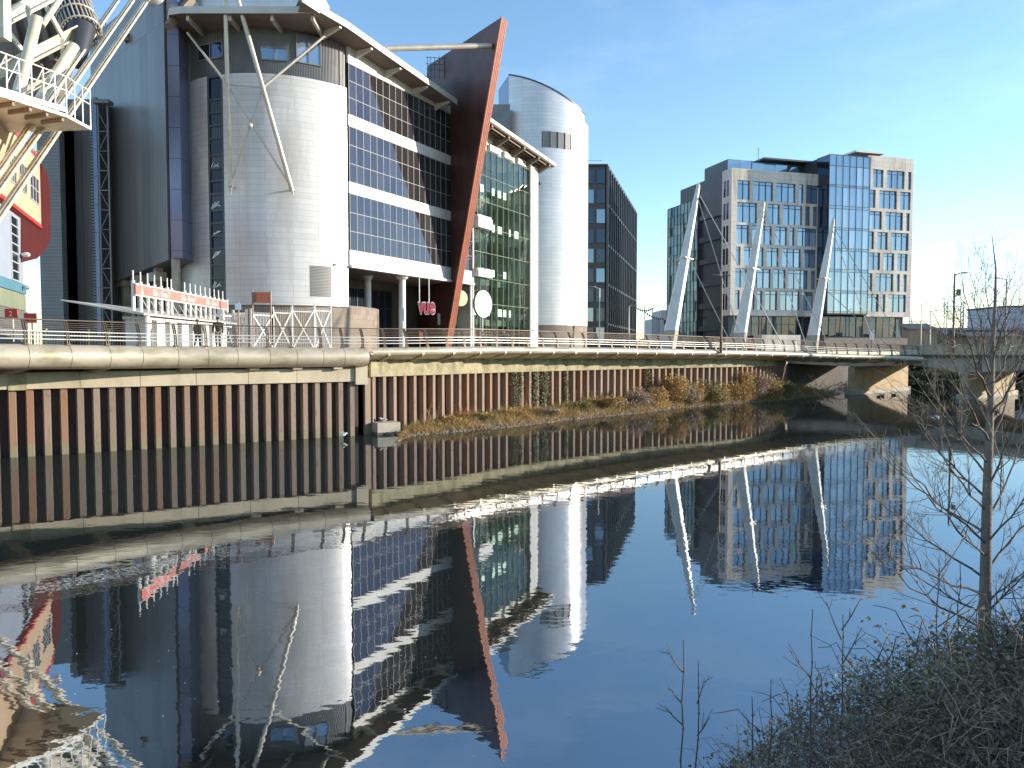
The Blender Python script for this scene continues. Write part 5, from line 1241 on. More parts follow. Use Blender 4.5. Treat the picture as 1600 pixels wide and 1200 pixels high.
# ================================================================== PEOPLE
def skin_fig(name, pts, edges, mat_, parent, sub=1):
    """one continuous skinned surface grown over a skeleton; pts: (x, y, z, rx, ry)"""
    base = BASE[parent.name]; me = bpy.data.meshes.new(name); me.from_pydata([tuple(p[:3]) for p in pts], edges, [])
    o = bpy.data.objects.new(name, me); sc.collection.objects.link(o)
    md_ = o.modifiers.new("skin", 'SKIN'); md_.use_smooth_shade = True
    for v, p in zip(me.skin_vertices[0].data, pts): v.radius = (p[3], p[4] if len(p) > 4 else p[3])
    me.skin_vertices[0].data[0].use_root = True
    s_ = o.modifiers.new("sub", 'SUBSURF'); s_.levels = sub; s_.render_levels = sub
    dg = bpy.context.evaluated_depsgraph_get(); m2 = bpy.data.meshes.new_from_object(o.evaluated_get(dg)); bpy.data.objects.remove(o)
    m2.name = name; m2.materials.clear(); m2.materials.append(mat_); q = bpy.data.objects.new(name, m2); sc.collection.objects.link(q); q.parent = parent; BASE[q.name] = base
    m2.polygons.foreach_set("use_smooth", [True] * len(m2.polygons)); return q
def person(loc, rz_, lab, coat, trousers, stride=.22, H=1.76, hat=False, bend=0.0):
    t = thing("person", lab, "person", (0, 0, 0)); k = H / 1.76
    S = lambda L_: [tuple(c * k for c in p) for p in L_]
    a, b_ = stride, -stride
    body = S([(0, 0, .95, .12, .10), (0, 0, 1.15, .115, .09), (0, 0, 1.38, .14, .09), (0, 0, 1.50, .055, .05), (0, -.01, 1.57, .055, .055), (0, -.015, 1.63, .078, .092), (0, -.015, 1.70, .072, .088), (0, -.015, 1.755, .04, .05), (0, -.115, 1.645, .014, .016),
              (-.09, 0, .90, .085, .085), (-.095, -a * .55, .50, .058, .06), (-.095, -a * .6, .09, .042, .045), (-.10, -a * .6 - .12, .045, .036, .035),
              (.09, 0, .90, .085, .085), (.095, -b_ * .25, .50, .058, .06), (.095, -b_ * 1.0, .13, .042, .045), (.10, -b_ * 1.0 - .11, .06, .036, .035),
              (-.20, 0, 1.40, .055, .055), (-.25, .04 + a * .3, 1.12, .042, .042), (-.24, -.03 + a * .3, .88, .03, .03), (-.235, -.05 + a * .3, .80, .032, .016), (-.235, -.06 + a * .3, .70, .012, .010), (-.22, -.10 + a * .3, .76, .010, .010), (-.252, -.05 + a * .3, .705, .010, .010), (-.218, -.075 + a * .3, .705, .010, .010), (-.245, -.085 + a * .3, .72, .009, .009),
              (.20, 0, 1.40, .055, .055), (.25, .04 - a * .3, 1.12, .042, .042), (.24, -.06 - a * .3, .88, .03, .03), (.235, -.08 - a * .3, .80, .032, .016), (.235, -.09 - a * .3, .70, .012, .010), (.22, -.13 - a * .3, .76, .010, .010), (.252, -.08 - a * .3, .705, .010, .010), (.218, -.105 - a * .3, .705, .010, .010), (.245, -.115 - a * .3, .72, .009, .009)])
    E_ = [(0, 1), (1, 2), (2, 3), (3, 4), (4, 5), (5, 6), (6, 7), (5, 8), (0, 9), (9, 10), (10, 11), (11, 12), (0, 13), (13, 14), (14, 15), (15, 16), (2, 17), (17, 18), (18, 19), (19, 20), (20, 21), (20, 22), (20, 23), (20, 24), (20, 25), (2, 26), (26, 27), (27, 28), (28, 29), (29, 30), (29, 31), (29, 32), (29, 33), (29, 34)]
    skin_fig("body", body, E_, MT['skin'], t)
    ct_ = S([(0, 0, .86, .165, .135), (0, 0, 1.12, .15, .12), (0, 0, 1.36, .17, .125), (0, 0, 1.49, .085, .075), (-.205, 0, 1.41, .08, .08), (-.255, .04 + a * .3, 1.12, .062, .062), (-.245, -.03 + a * .3, .87, .048, .048), (.205, 0, 1.41, .08, .08), (.255, .04 - a * .3, 1.12, .062, .062), (.245, -.06 - a * .3, .87, .048, .048)])
    skin_fig("jacket", ct_, [(0, 1), (1, 2), (2, 3), (2, 4), (4, 5), (5, 6), (2, 7), (7, 8), (8, 9)], MT[coat], t)
    tr_ = S([(0, 0, .95, .14, .12), (-.09, 0, .86, .10, .10), (-.095, -a * .55, .50, .078, .08), (-.095, -a * .6, .10, .066, .07), (.09, 0, .86, .10, .10), (.095, -b_ * .25, .50, .078, .08), (.095, -b_ * 1.0, .14, .066, .07)])
    skin_fig("trousers", tr_, [(0, 1), (1, 2), (2, 3), (0, 4), (4, 5), (5, 6)], MT[trousers], t)
    sh = S([(-.095, -a * .6 + .03, .05, .05, .05), (-.10, -a * .6 - .15, .04, .048, .042)]); skin_fig("shoe", sh, [(0, 1)], MT['black_cloth'], t)
    sh = S([(.095, -b_ + .03, .07, .05, .05), (.10, -b_ - .14, .05, .048, .042)]); skin_fig("shoe", sh, [(0, 1)], MT['black_cloth'], t)
    m = MB(); m.ellipsoid((0, .012 * k, 1.70 * k), (.098 * k, .108 * k, .085 * k), None, 14, 8)
    m.obj("cap" if hat else "hair", MT['black_cloth' if hat else 'hair'], t, smooth=True)
    m = MB()
    for sx in (-1, 1): m.ellipsoid((sx * .032 * k, -.098 * k, 1.665 * k), (.012, .008, .008), None, 6, 4)
    m.obj("eyes", MT['hair'], t)
    m = MB(); m.ellipsoid((0, -.098 * k, 1.60 * k), (.028, .010, .008), None, 8, 4); m.obj("mouth", MT['maroon'], t)
    t.location = loc; t.rotation_euler = (0, 0, rz_); return t
zw = 5.62
p_ = at_y(308.5, 520, 46.5); person((p_.x, p_.y, zw), R(165), "walker in an olive jacket and grey trousers near the turnstile canopy, left of the pair", 'olive_cloth', 'grey_cloth', .16, 1.72)
p_ = at_y(340.5, 520, 46.5); person((p_.x, p_.y, zw), R(205), "walker in a black jacket and dark cap, right of the pair near the turnstiles", 'black_cloth', 'grey_cloth', .22, 1.86, True)
p_ = at_y(788, 520, 62); person((p_.x, p_.y, 5.35), R(200), "person in dark clothes behind the railing in front of the white pier", 'black_cloth', 'black_cloth', .15, 1.80)
p_ = at_y(755, 520, 66); person((p_.x, p_.y, 5.30), R(120), "person in a dark jacket behind the railing under the large white disc", 'black_cloth', 'grey_cloth', .2, 1.75)
p_ = at_y(983, 520, 75); person((p_.x, p_.y, 5.3), R(90), "walker in grey behind the railing at the right edge of the dark glass block", 'grey_cloth', 'black_cloth', .2, 1.8)

# ================================================================== BIRDS
def gull(loc, rz_, lab, flying):
    t = thing("gull", lab, "gull", loc); c = Vector(loc); rot = Matrix.Rotation(rz_, 3, 'Z'); V = lambda x, y, z: c + rot @ Vector((x, y, z))
    m = MB(); m.path([V(-.26, 0, .16), V(-.14, 0, .15), V(0, 0, .15), V(.12, 0, .18), V(.18, 0, .24), V(.23, 0, .26), V(.28, 0, .25)], [.015, .06, .085, .07, .05, .045, .012], 10); m.obj("body", MT['feather_white'], t, smooth=True)
    for s in (-1, 1):
        m = MB()
        if flying: m.extrude([V(.08, s * .05, .18), V(.10, s * .30, .33), V(-.10, s * .62, .26), V(-.12, s * .30, .28), V(-.08, s * .05, .18)], Vector((0, 0, .015)))
        else: m.ellipsoid(V(-.06, s * .065, .17), (.17, .025, .06), rot, 10, 5)
        m.obj("wing", MT['feather_grey'] if not flying else MT['feather_white'], t, smooth=True)
        if not flying: m = MB(); m.path([V(.0, s * .03, 0), V(.0, s * .03, .10)], .008, 5); m.obj("leg", MT['orange'], t)
    m = MB(); m.path([V(.27, 0, .25), V(.34, 0, .235)], [.014, .004], 6); m.obj("beak", MT['orange'], t)
gull(at_z(536, 683.5, .12), R(20), "white gull with raised wings skimming the water before the sheet piles", True)
q = at_z(595, 663, .79); gull(Vector((cb.location.x - .45, cb.location.y + .5, .78)), R(200), "white gull perched on the squat concrete block", False)
for x, y, rz_, lab in ((1373, 620.5, 20, "leftmost dark duck floating by the bridge pier"), (1379, 619.5, 30, "middle dark duck of the three by the bridge pier"), (1396, 618, 160, "rightmost dark duck, alone beside the bridge pier")):
    c = at_z(x, y, 0); t = thing("duck", lab, "duck", c); rot = Matrix.Rotation(R(rz_), 3, 'Z'); V = lambda a, b_, z: c + rot @ Vector((a, b_, z))
    m = MB(); m.path([V(-.34, 0, .14), V(-.22, 0, .08), V(0, 0, .07), V(.16, 0, .10), V(.22, 0, .2), V(.24, 0, .30), V(.30, 0, .32), V(.36, 0, .30)], [.02, .10, .14, .10, .05, .055, .045, .015], 10); m.obj("body", MT['feather_brown'], t, smooth=True)
    m = MB(); m.path([V(.34, 0, .30), V(.43, 0, .29)], [.022, .012], 6); m.obj("beak", MT['sign_yellow'], t)

# ================================================================== PLANTS
def leaf(m, p, dr, up_, L_, w, col, simple=False):
    s = dr.cross(up_); s = s.normalized() if s.length > 1e-4 else Vector((1, 0, 0))
    if simple: m.face([p, p + dr * L_ * .5 + s * w, p + dr * L_, p + dr * L_ * .5 - s * w], None, 0, col); return
    b_ = s.cross(dr).normalized() * w * .35
    m.face([p, p + dr * L_ * .4 + s * w + b_, p + dr * L_ * .75 + s * w * .7 + b_, p + dr * L_], None, 0, col)
    m.face([p, p + dr * L_, p + dr * L_ * .75 - s * w * .7 + b_, p + dr * L_ * .4 - s * w + b_], None, 0, col)
def rv(z0=-1, z1=1): return Vector((random.uniform(-1, 1), random.uniform(-1, 1), random.uniform(z0, z1))).normalized()
def shrub(base, rx, ry, h, n, size, lmat, lab, group, stems=14, lump=6, name="scrub_bush", cat="bush"):
    t = thing(name, lab, cat, base, group); base = Vector(base)
    cl = []
    for _ in range(lump):
        a = random.uniform(0, 6.28); r = random.random() ** .5; cl.append((Vector((rx * .65 * r * math.cos(a), ry * .65 * r * math.sin(a), h * random.uniform(.25, .78) * (1 - .35 * r))), random.uniform(.28, .5)))
    m = MB()
    for i in range(stems):
        c, _ = random.choice(cl); q = base + c * random.uniform(.9, 1.3) + rv() * .15 * h; m.path([base + Vector((random.uniform(-.3, .3) * rx, random.uniform(-.3, .3) * ry, -.1)), base + c * .5 + rv() * .1 * h, q, q + rv(.1, 1) * .22 * h], [.03 * h / 2, .02 * h / 2, .010 * h / 2, .003], 4, cap=False)
    m.obj("stems", MT['twig'], t, merge=False)
    m = MB()
    for i in range(n):
        c, r = random.choice(cl); v = rv() * (random.random() ** .45)
        p = base + c + Vector((v.x * rx * r * 1.5, v.y * ry * r * 1.5, v.z * h * r * 1.0))
        if p.z < base.z - .05: p.z = base.z + random.random() * .2
        col = min(1, max(0, .5 + .35 * mnoise.noise(p * 1.3) + random.uniform(-.3, .3)))
        leaf(m, p, rv(), rv(), size * random.uniform(.6, 1.4), size * random.uniform(.2, .4), col, True)
    m.obj("foliage", MT[lmat], t, merge=False); return t
BG = "scrub bushes along the river shelf"
def a_of_px(px): return min(range(300), key=lambda k: abs(SHORE._px(SHORE.L * k / 299) - px)) / 299
bushes = [(1003, .5, 1.7, 1.5, 1.9, 1900, 'leaf_dry', "dark brown tangled bush at the left end of the tall scrub"), (1048, .5, 1.7, 1.6, 3.2, 3000, 'leaf_gold', "tallest golden brown bush on the river shelf, rounded top against the piles"), (1082, .45, 1.5, 1.5, 2.6, 2200, 'leaf_gold', "golden bush just right of the tallest bush on the shelf"), (1106, .3, 1.7, 1.4, 2.0, 1900, 'leaf_olive', "low yellow green bush at the water's edge in the middle of the scrub"), (1130, .4, 1.8, 1.5, 2.6, 2200, 'leaf_gold', "orange brown bush right of the low yellow green one"), (1158, .4, 1.8, 1.5, 3.1, 2600, 'leaf_gold', "upright orange brown bush near the right end of the golden scrub"), (1188, .35, 2.1, 1.6, 3.0, 2600, 'leaf_dry', "brown bush with green shoots at the right end of the golden scrub"), (1068, .35, 1.6, 1.4, 2.3, 2000, 'leaf_dry', "reddish brown bush between the two tallest golden bushes at left"), (1145, .25, 1.5, 1.2, 1.9, 1600, 'leaf_gold', "golden bush low at the water in front of the orange brown one"), (1205, .25, 1.6, 1.3, 2.2, 1700, 'leaf_gold', "last golden bush before the shade of the walkway"), (1025, .35, 1.5, 1.2, 1.8, 1700, 'leaf_gold', "golden bush between the dark brown one and the tallest one"), (1222, .35, 1.9, 1.5, 2.3, 1700, 'leaf_olive', "sparse olive bush in the shade under the walkway"), (1250, .3, 1.6, 1.3, 1.5, 1000, 'leaf_dry', "low grey brown bush beside the fallen branches"), (905, .55, 1.5, 1.1, .9, 900, 'leaf_olive', "low olive clump at the foot of the piles left of the tall scrub"), (950, .5, 2.0, 1.4, 1.3, 1700, 'leaf_gold', "low golden brown mound of dead stems left of the tall scrub"), (975, .35, 1.6, 1.1, .9, 900, 'leaf_dry', "low brown mound at the water's edge left of the dark bush"), (690, .6, 1.3, .8, .8, 900, 'leaf_gold', "small reddish brown tuft near the left tip of the shelf"), (745, .55, 1.2, .8, .65, 700, 'leaf_olive', "small olive tuft second from the left tip of the shelf"), (800, .6, 1.5, .9, .7, 900, 'leaf_gold', "small golden tuft below the leftmost ivy"), (850, .45, 1.6, 1.0, .7, 900, 'leaf_dry', "small brown tuft below the widest ivy mat")]
for px, k, rx, ry, h, n_, lm, lab in bushes:
    shrub(bank_pt(a_of_px(px), k) - Vector((0, 0, .1)), rx, ry, h, n_, .17, lm, lab, BG)
# dry grass and dead stems over the shelf
m = MB()
for i in range(22000):
    a = random.random() * .97 + .01; k = random.uniform(-.06, 1.0); p = bank_pt(a, k); hh = random.uniform(.25, .8) * (.5 + mnoise.noise(p * .6) + .5)
    d_ = (Vector((random.uniform(-1, 1), random.uniform(-1, 1), random.uniform(.3, 1.3)))).normalized(); s = rv() * .022
    m.face([p - s, p + s, p + d_ * hh + Vector((0, 0, -.05))], None, 0, min(1, max(0, .5 + .5 * mnoise.noise(p * .5) + random.uniform(-.3, .3))))
tag(m.obj("dry_grass", MT['leaf_gold'], merge=False), "dry golden grass and dead stems covering the river shelf", "grass", kind="stuff")
m = MB()
for i in range(2600):
    a = random.random() * .97 + .01; k = random.uniform(.15, .9); p = bank_pt(a, k); leaf(m, p + Vector((0, 0, random.uniform(0, .2))), rv(.0, 1), rv(), random.uniform(.12, .3), .05, random.random(), True)
tag(m.obj("low_herbs", MT['leaf_olive'], merge=False), "patchy olive herbs among the dry grass of the river shelf", "weeds", kind="stuff")
# bare whippy saplings against the piles
for a, lab in ((.04, "thin bare whips at the left tip of the shelf"), (.085, "reddish bare whips second from the left tip of the shelf"), (.19, "fan of bare whips in front of pale piles, left of the ivy"), (.31, "tangle of bare pale stems between the ivy covered piles")):
    p = bank_pt(a, .85); t = thing("bare_whips", lab, "shrub", p, "bare whips on the river shelf"); m = MB()
    for i in range(22):
        d_ = Vector((random.uniform(-.7, .7), random.uniform(-.3, .3), 1)).normalized(); h_ = random.uniform(.7, 1.9); q = p + Vector((random.uniform(-.9, .9), random.uniform(-.3, .1), -.05)); m.path([q, q + d_ * h_ * .5, q + d_ * h_ + rv() * .15], [.014, .010, .004], 4, cap=False)
    m.obj("stems", MT['twig_pale'] if a > .2 else MT['corten_edge'] if .06 < a < .1 else MT['twig_pale'], t, merge=False)
# ivy on the piles
for px, w_, zb_, lab in ((806, .5, 1.0, "ivy hanging on the pile left of the bare stems"), (812, .3, .9, "thin strand of ivy right beside the leftmost ivy"), (836, .55, 1.1, "ivy mat hanging high on a pile, left of the green pile"), (850, .7, .9, "widest ivy mat, climbing from the shelf to the concrete band"), (884, .35, .9, "narrow yellow green ivy column at the right of the ivy piles"), (1012, .4, 1.2, "dark ivy trailing beside the tallest golden bush")):
    s = WALL2.find_px(px); p, tt, o = WALL2.at(s); t = thing("ivy", lab, "ivy", (p.x, p.y, zb_), "ivy growing on the sheet piles"); m = MB()
    for i in range(int(420 * w_ / .5)):
        z = zb_ + (3.7 - zb_) * random.random() ** .8; q = p + tt * random.gauss(0, w_ * .35) + o * random.uniform(.0, .18) + Vector((0, 0, z)); leaf(m, q, rv(-1, .2), o + rv() * .4, random.uniform(.08, .17), .055, random.random(), True)
    m.obj("leaves", MT['ivy'], t, merge=False)
    m = MB(); m.path([p + Vector((0, 0, .3)) + o * .05, p + tt * .1 + o * .05 + Vector((0, 0, 2)), p + o * .05 + Vector((0, 0, 3.6))], .025, 4); m.obj("stem", MT['twig'], t)
# fallen pale branches in the water
c = at_z(1275, 612, .3); t = thing("driftwood", "pale fallen branches lying at the water's edge under the walkway", "branch", c); m = MB()
for i in range(16):
    q = c + Vector((random.uniform(-1.5, 2.0), random.uniform(-.8, .8), random.uniform(-.2, .3))); d_ = Vector((random.uniform(-1, 1), random.uniform(-.3, .3), random.uniform(0, .7))).normalized(); L_ = random.uniform(1, 2.6); m.path([q, q + d_ * L_ * .5 + rv() * .12, q + d_ * L_ + rv() * .3], [.055, .04, .012], 5)
m.obj("branches", MT['concrete'], t, merge=False)
# dark bushes beyond the bridge arch
for px, Y, z0, h, lab in ((1440, 112, 0, 3.2, "dark evergreen bush just right of the lit bridge pier"), (1468, 114, .3, 3.6, "olive bush in the middle of the bridge arch"), (1497, 112, 0, 3.0, "dark bush left of the second lit pier"), (1425, 108, -.1, 1.6, "low bush against the foot of the lit bridge pier")):
    q = xy(px, FPX / Y); shrub((q.x, q.y, z0), 3.2, 2.4, h, 1700, .30, 'leaf_dark' if px != 1468 else 'leaf_olive', lab, "bushes beyond the bridge arch", 12, 7)
# far tree belt behind the station
for i, (px, Y, h) in enumerate(((1432, 200, 8.5), (1530, 215, 8), (1560, 220, 9), (1590, 210, 8), (1000, 240, 7), (1012, 250, 8), (1026, 245, 6))):
    q = xy(px, FPX / Y); place_ = ("behind the slate station roof", "behind the long platform roof, left of the bare tree", "behind the platform roof, right of the bare tree trunk", "in front of the blue grey metal shed", "just right of the dark glass block", "between the festoon poles", "in front of the distant grey flats")[i]
    shrub((q.x, q.y, PLZ), 5, 4, h - PLZ + 2, 900, .7, 'leaf_dry', "low distant brown tree " + place_, "distant trees", 10, 6, "distant_tree", "tree")

# ------------------------------------------------ near bank: bare tree, saplings, bramble
def grow(m, p, d, L_, r, depth, tips, curl=.12, up_=.10, ratio=.62, kids=(3, 5), ang=(25, 50)):
    n_ = 6; pts, rad = [p.copy()], [r]; q = p.copy(); dd = d.copy()
    for i in range(n_):
        dd = (dd + rv() * curl + Vector((0, 0, up_))).normalized(); q = q + dd * L_ / n_; pts.append(q.copy()); rad.append(max(.0016, r * (1 - .8 * (i + 1) / n_)))
    m.path(pts, rad, 5 if r > .008 else 3, cap=False)
    tips.append((pts[-1], dd))
    if depth <= 0: return
    for k in range(random.randint(*kids)):
        f = random.uniform(.25, .95); i = min(n_ - 1, int(f * n_)); b_ = pts[i].lerp(pts[i + 1], f * n_ - i); ax = (pts[i + 1] - pts[i]).normalized(); s = ax.cross(rv()).normalized(); a = R(random.uniform(*ang)); nd = ax * math.cos(a) + s * math.sin(a)
        grow(m, b_, nd, L_ * ratio * random.uniform(.6, 1.1) * (1.15 - f * .5), max(.0018, rad[i] * .55), depth - 1, tips, curl, up_, ratio, kids, ang)
YT = 8.4
tb = at_y(1537, 1010, YT); tp_pts = [at_y(1536, 1040, YT), at_y(1538, 985, YT), at_y(1540, 900, YT), at_y(1542, 800, YT), at_y(1545, 700, YT), at_y(1549, 600, YT), at_y(1551, 540, YT), at_y(1555, 470, YT), at_y(1556, 420, YT), at_y(1550, 368, YT)]
tree = thing("bare_tree", "slender leafless tree with ascending branches on the near bank, at right", "tree", tp_pts[0])
trad = [.070, .064, .058, .052, .042, .031, .023, .015, .009, .003]
m = MB(); m.path(tp_pts, trad, 12); m.obj("trunk", MT['bark'], tree, smooth=True)
m = MB(); tips = []; random.seed(21)
br_px = [  # branch: start y on the trunk, end x, end y, depth shift
    (985, 1330, 835, -.6), (960, 1390, 870, .4), (930, 1300, 800, -.9), (905, 1345, 760, .6), (890, 1640, 760, .5), (870, 1400, 700, -.7), (850, 1660, 700, -.6), (835, 1350, 690, .5), (815, 1620, 640, .8), (800, 1420, 620, -.6), (780, 1390, 600, .4), (760, 1630, 560, -.5), (745, 1440, 560, .8), (725, 1400, 545, -.4), (705, 1610, 480, .5), (690, 1470, 520, -.8), (665, 1450, 470, .3), (650, 1625, 500, -.7), (630, 1500, 400, .5), (610, 1610, 440, .6), (590, 1512, 400, -.4), (570, 1598, 420, -.3), (545, 1535, 385, .3), (520, 1590, 395, .2), (960, 1660, 830, -.5), (700, 1380, 590, 1.0), (850, 1330, 640, -1.1), (940, 1620, 870, 1.0), (620, 1475, 440, -1.0), (660, 1590, 560, 1.0)]
def trunk_at(y):
    ys = [1040, 985, 900, 800, 700, 600, 540, 470, 420, 368]
    for i in range(9):
        if ys[i] >= y >= ys[i + 1]: k = (ys[i] - y) / (ys[i] - ys[i + 1]); return tp_pts[i].lerp(tp_pts[i + 1], k), trad[i] + (trad[i + 1] - trad[i]) * k
for y, ex, ey, dz in br_px:
    p, r = trunk_at(y); e = at_y(ex, ey, YT + dz * 1.3); d_ = (e - p); L_ = d_.length
    nseg = 9; pts = [p]; mid_ = p.lerp(e, .5) - Vector((0, 0, .07 * L_)) + rv() * .03 * L_
    for i in range(1, nseg + 1):
        k = i / nseg; q = p * (1 - k) ** 2 + mid_ * 2 * k * (1 - k) + e * k * k; pts.append(q + rv() * .012 * L_)
    r0 = min(r * .40, .014); rad = [max(.0022, r0 * (1 - .88 * i / nseg)) for i in range(nseg + 1)]; m.path(pts, rad, 6, cap=False); tips.append((pts[-1], d_.normalized()))
    for k in range(random.randint(9, 13)):
        f = random.uniform(.15, .97); i = min(nseg - 1, int(f * nseg)); b_ = pts[i].lerp(pts[i + 1], f * nseg - i); ax = (pts[i + 1] - pts[i]).normalized(); s = ax.cross(rv()).normalized(); a = R(random.uniform(20, 48)); nd = ax * math.cos(a) + s * math.sin(a)
        grow(m, b_, nd, L_ * random.uniform(.20, .42) * (1.1 - .45 * f), max(.0024, rad[i] * .6), 2 if f < .6 else 1, tips, .10, .05, .55, (2, 4), (22, 48))
m.obj("crown", MT['twig'], tree, merge=False)
# slender dark saplings standing out of the water's edge
saps = [(1068, 1000, 1225, 6.2, ((1100, -24, 30), (1050, -26, 35), (1132, -30, 30)), "leftmost bare sapling with paired side shoots, over open water"), (1091, 1031, 1225, 6.3, ((1100, 10, 40), (1150, 18, 30)), "bare sapling with few twigs close right of the leftmost one"), (1175, 1088, 1215, 6.0, (), "short bare shoot, left of a slightly taller shoot"), (1205, 1062, 1215, 6.1, (), "bare shoot just right of the shortest shoot"), (1270, 952, 1230, 5.9, ((1060, -40, 50), (1100, 16, 40)), "tall dark bare shoot left of the bramble"), (1317, 960, 1120, 6.4, ((1000, -26, 60), (985, 28, 50), (1040, 30, 60)), "forked grey sapling rising from the left of the bramble"), (1467, 870, 1060, 7.2, ((950, -50, 60), (900, 40, 60), (980, 60, 50)), "thin dark sapling left of the bare tree trunk"), (1500, 880, 1080, 6.8, ((930, -60, 70), (990, 40, 60)), "thin leaning sapling nearest the bare tree trunk")]
for x, y0, y1, Y, shoots, lab in saps:
    a, b_ = at_y(x, y0, Y), at_y(x - 4, y1, Y); gz = near_z(Vector((b_.x, b_.y, 0))); b_ = Vector((b_.x, b_.y, min(b_.z, gz - .05)))
    t = thing("bare_sapling", lab, "sapling", b_, "bare saplings on the near bank"); m = MB()
    pts = [b_.lerp(a, k) + (rv() * .012 if 0 < k < 1 else Vector()) for k in lin(0, 1, 9)]; m.path(pts, [.011 - .0075 * k for k in lin(0, 1, 9)], 6)
    for i in range(1, 9): m.ellipsoid(pts[i], (.011, .011, .009), None, 5, 3)
    tt_ = []
    for ys_, dx, dy in shoots:
        q = at_y(x - 2, ys_, Y); e = at_y(x + dx, ys_ - dy, Y + random.uniform(-.15, .15)); m.path([q, q.lerp(e, .5) + Vector((0, 0, -.015)), e], [.0065, .005, .0025], 5)
        for _ in range(2): k = random.uniform(.4, .9); w_ = q.lerp(e, k); m.path([w_, w_ + ((e - q).normalized() + rv() * .7) * .10], [.0035, .002], 4)
    m.obj("stem", MT['twig'], t, merge=False)
# bramble and undergrowth mounds: leaves, dead leaves, arching canes
def top_y(x): 
    P_ = [(1080, 1260), (1120, 1205), (1160, 1175), (1200, 1150), (1240, 1110), (1300, 1075), (1340, 1045), (1400, 1018), (1450, 1000), (1510, 980), (1560, 968), (1620, 958), (1720, 950)]
    for (a, b_), (c, d) in zip(P_, P_[1:]):
        if a <= x <= c: return b_ + (d - b_) * (x - a) / (c - a)
    return 1300
random.seed(5)
mg, mdry, mc, mp = MB(), MB(), MB(), MB()
cnt = 0
while cnt < 50000:
    x = random.uniform(1080, 1720); Y = random.uniform(4.3, 8.2); yt = top_y(x + 40 * mnoise.noise(Vector((x * .02, Y, 0)))) - min(60, random.expovariate(1 / 13)) + 6
    pt = at_y(x, yt + 14 * mnoise.noise(Vector((x * .03, Y * 2, 3))), 6.8); q = at_y(x, 600, Y); zt_ = min(pt.z - (6.8 - Y) * .16, at_y(x, yt + 6, Y).z)
    gz = near_z(Vector((q.x, q.y, 0)))
    if zt_ < gz + .05: continue
    hk = 1 - random.random() ** 1.15; z = gz + (zt_ - gz) * hk; p = Vector((q.x, q.y, z)) + rv() * .05; cnt += 1
    if hk > .72 and random.random() < (hk - .72) * 3.2: continue
    tint = min(1, max(0, .42 + .5 * mnoise.noise(p * 1.6) + random.uniform(-.32, .32)))
    if mnoise.noise(p * .9 + Vector((3, 1, 7))) + random.uniform(-.5, .5) > .12:
        sz = random.uniform(.022, .052); d_ = rv(-.6, .5); leaf(mg, p, d_, rv(.3, 1), sz, sz * .42, tint, sz < .036)
        if random.random() < .5:
            for _ in range(2): leaf(mg, p, (d_ + rv() * .9).normalized(), rv(.3, 1), sz * .8, sz * .34, tint, True)
    else: sz = random.uniform(.018, .05); leaf(mdry, p, rv(-1, .3), rv(), sz, sz * .3, tint, True)
tag(mg.obj("bramble_leaves", MT['leaf_green'], merge=False), "dull green bramble leaves filling the near bank at lower right", "bramble", kind="stuff")
tag(mdry.obj("dead_leaves", MT['leaf_dry'], merge=False), "withered brown leaves caught through the near bank bramble", "leaves", kind="stuff")
for i in range(3000):
    x = random.uniform(1085, 1700); Y = random.uniform(4.5, 8); yt = top_y(x); q = at_y(x, 600, Y); gz = near_z(Vector((q.x, q.y, 0))); zt_ = min(at_y(x, yt, 6.8).z - (6.8 - Y) * .16, at_y(x, yt, Y).z)
    if zt_ < gz + .1: continue
    p = Vector((q.x, q.y, gz + (zt_ - gz) * random.uniform(.1, .95))); d_ = rv(-.1, .9); L_ = random.uniform(.15, .6)
    (mc if random.random() < .5 else mp).path([p, p + d_ * L_ * .35 + rv() * .05, p + d_ * L_ * .7 + rv() * .07, p + d_ * L_ + Vector((0, 0, -.25 * L_)) + rv() * .09], [.0042, .0036, .0026, .0013], 4, cap=False)
for i in range(46):      # long arching canes above the mound
    x = random.uniform(1180, 1640); Y = random.uniform(5, 7.6); p = at_y(x, top_y(x) + random.uniform(0, 60), Y); e = at_y(x + random.uniform(-90, 90), top_y(x) - random.uniform(0, 60), Y + random.uniform(-.5, .5)); mid_ = p.lerp(e, .55) + Vector((0, 0, .12))
    mc.path([p, p.lerp(mid_, .5) + rv() * .02, mid_, mid_.lerp(e, .5) + rv() * .02, e], [.005, .0045, .004, .003, .002], 4, cap=False)
    for k in range(random.randint(1, 6)):
        w_ = mid_.lerp(e, random.random()); sz = random.uniform(.03, .055); leaf(mg, w_, rv(-.5, .5), rv(.3, 1), sz, sz * .42, random.random())
tag(mc.obj("bramble_canes", MT['twig'], merge=False), "dark tangled bramble canes on the near bank", "bramble", kind="stuff")
tag(mp.obj("dry_stalks", MT['twig_pale'], merge=False), "pale dry grass stalks tangled in the near bank bramble", "stalks", kind="stuff")
m = MB()
for i in range(46):
    x = random.uniform(1180, 1620); Y = random.uniform(5, 7.4); p = at_y(x, top_y(x) + random.uniform(-30, 10), Y)
    sz = random.uniform(.028, .05); leaf(m, p, rv(-.6, .4), rv(.3, 1), sz, sz * .45, random.uniform(.5, 1))
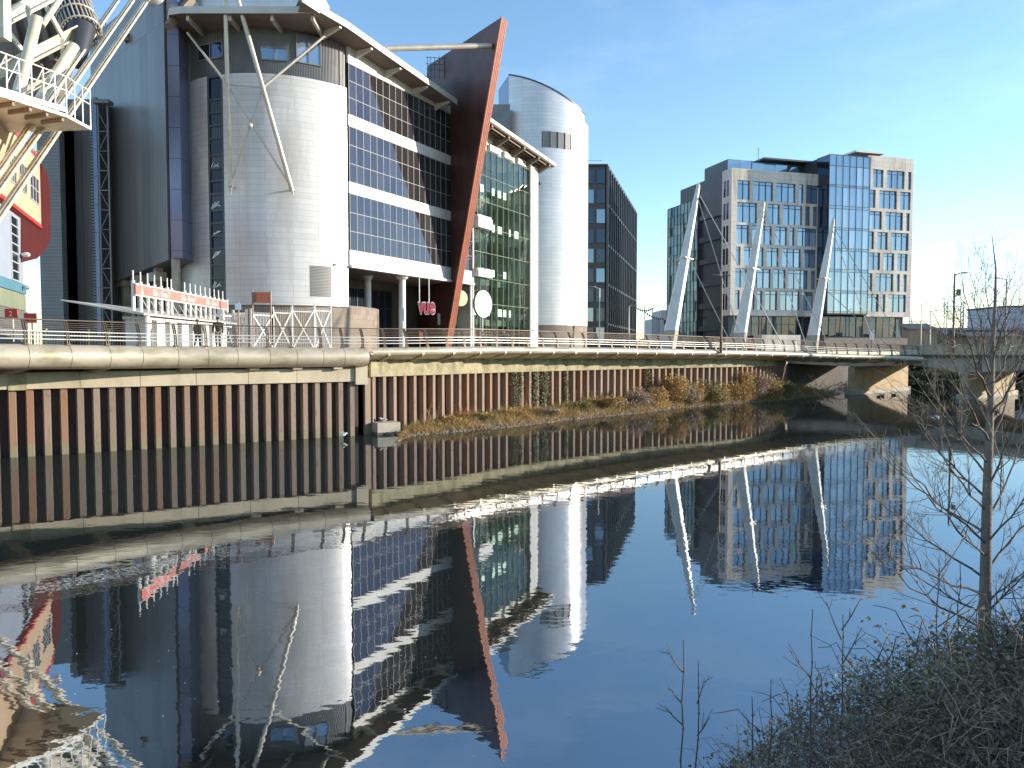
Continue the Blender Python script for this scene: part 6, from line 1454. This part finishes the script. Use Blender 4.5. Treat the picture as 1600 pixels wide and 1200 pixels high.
for x, y in ((1235, 1110), (1242, 1116), (1228, 1104), (1250, 1122), (1255, 1098), (1262, 1104), (1322, 1050), (1334, 1045), (1420, 1032), (1440, 1022), (1452, 972), (1416, 946), (1432, 950), (1330, 1055), (1180, 1190), (1166, 1185), (1370, 975), (1352, 968)):
    for _ in range(2): p = at_y(x + random.uniform(-4, 4), y + random.uniform(-4, 4), 6.2); sz = random.uniform(.035, .055); leaf(m, p, rv(-.6, .2), rv(.3, 1), sz, sz * .5, random.uniform(.4, 1))
tag(m.obj("fresh_leaves", MT['leaf_green'], merge=False), "scattered green leaves on canes standing above the bramble, against the water", "leaves", kind="stuff")
# a few floating leaves and foam flecks on the slow water
random.seed(11); m = MB()
for i in range(220):
    Y = 9.5 + 34 * random.random() ** 1.6; X = random.uniform(-.66, .30) * Y; c = Vector((X, Y, .006)); a = random.uniform(0, 6.28); L_ = random.uniform(.008, .02)
    if X > .18 * Y and Y < 12: continue
    u_ = Vector((math.cos(a), math.sin(a), 0)) * L_; v_ = Vector((-math.sin(a), math.cos(a), 0)) * L_ * .5; m.face([c - u_, c - v_, c + u_ + Vector((0, 0, .006)), c + v_], None, 0, random.random())
tag(m.obj("foam_flecks", MT['feather_white'], merge=False), "tiny pale foam flecks floating scattered on the dark water", "flecks", kind="stuff")
# rough grass and leaf litter over the rest of our bank
random.seed(13); m = MB()
for i in range(16000):
    a = random.uniform(-7, 34) if i % 3 else random.uniform(-2, 16); q = 9.5 * random.random() ** 1.3 - .1; P = NB0 + RD * a + QD * q
    if P.length < 3.2: continue
    P.z = near_z(P); hh = random.uniform(.10, .42); d_ = Vector((random.uniform(-1, 1), random.uniform(-1, 1), random.uniform(.4, 1.4))).normalized(); w_ = rv() * random.uniform(.008, .02)
    m.face([P - w_, P + w_, P + d_ * hh], None, 0, min(1, max(0, .45 + .4 * mnoise.noise(P * .7) + random.uniform(-.3, .3))))
tag(m.obj("bank_grass", MT['leaf_olive'], merge=False), "rough olive and straw coloured grass over the near bank slope", "grass", kind="stuff")
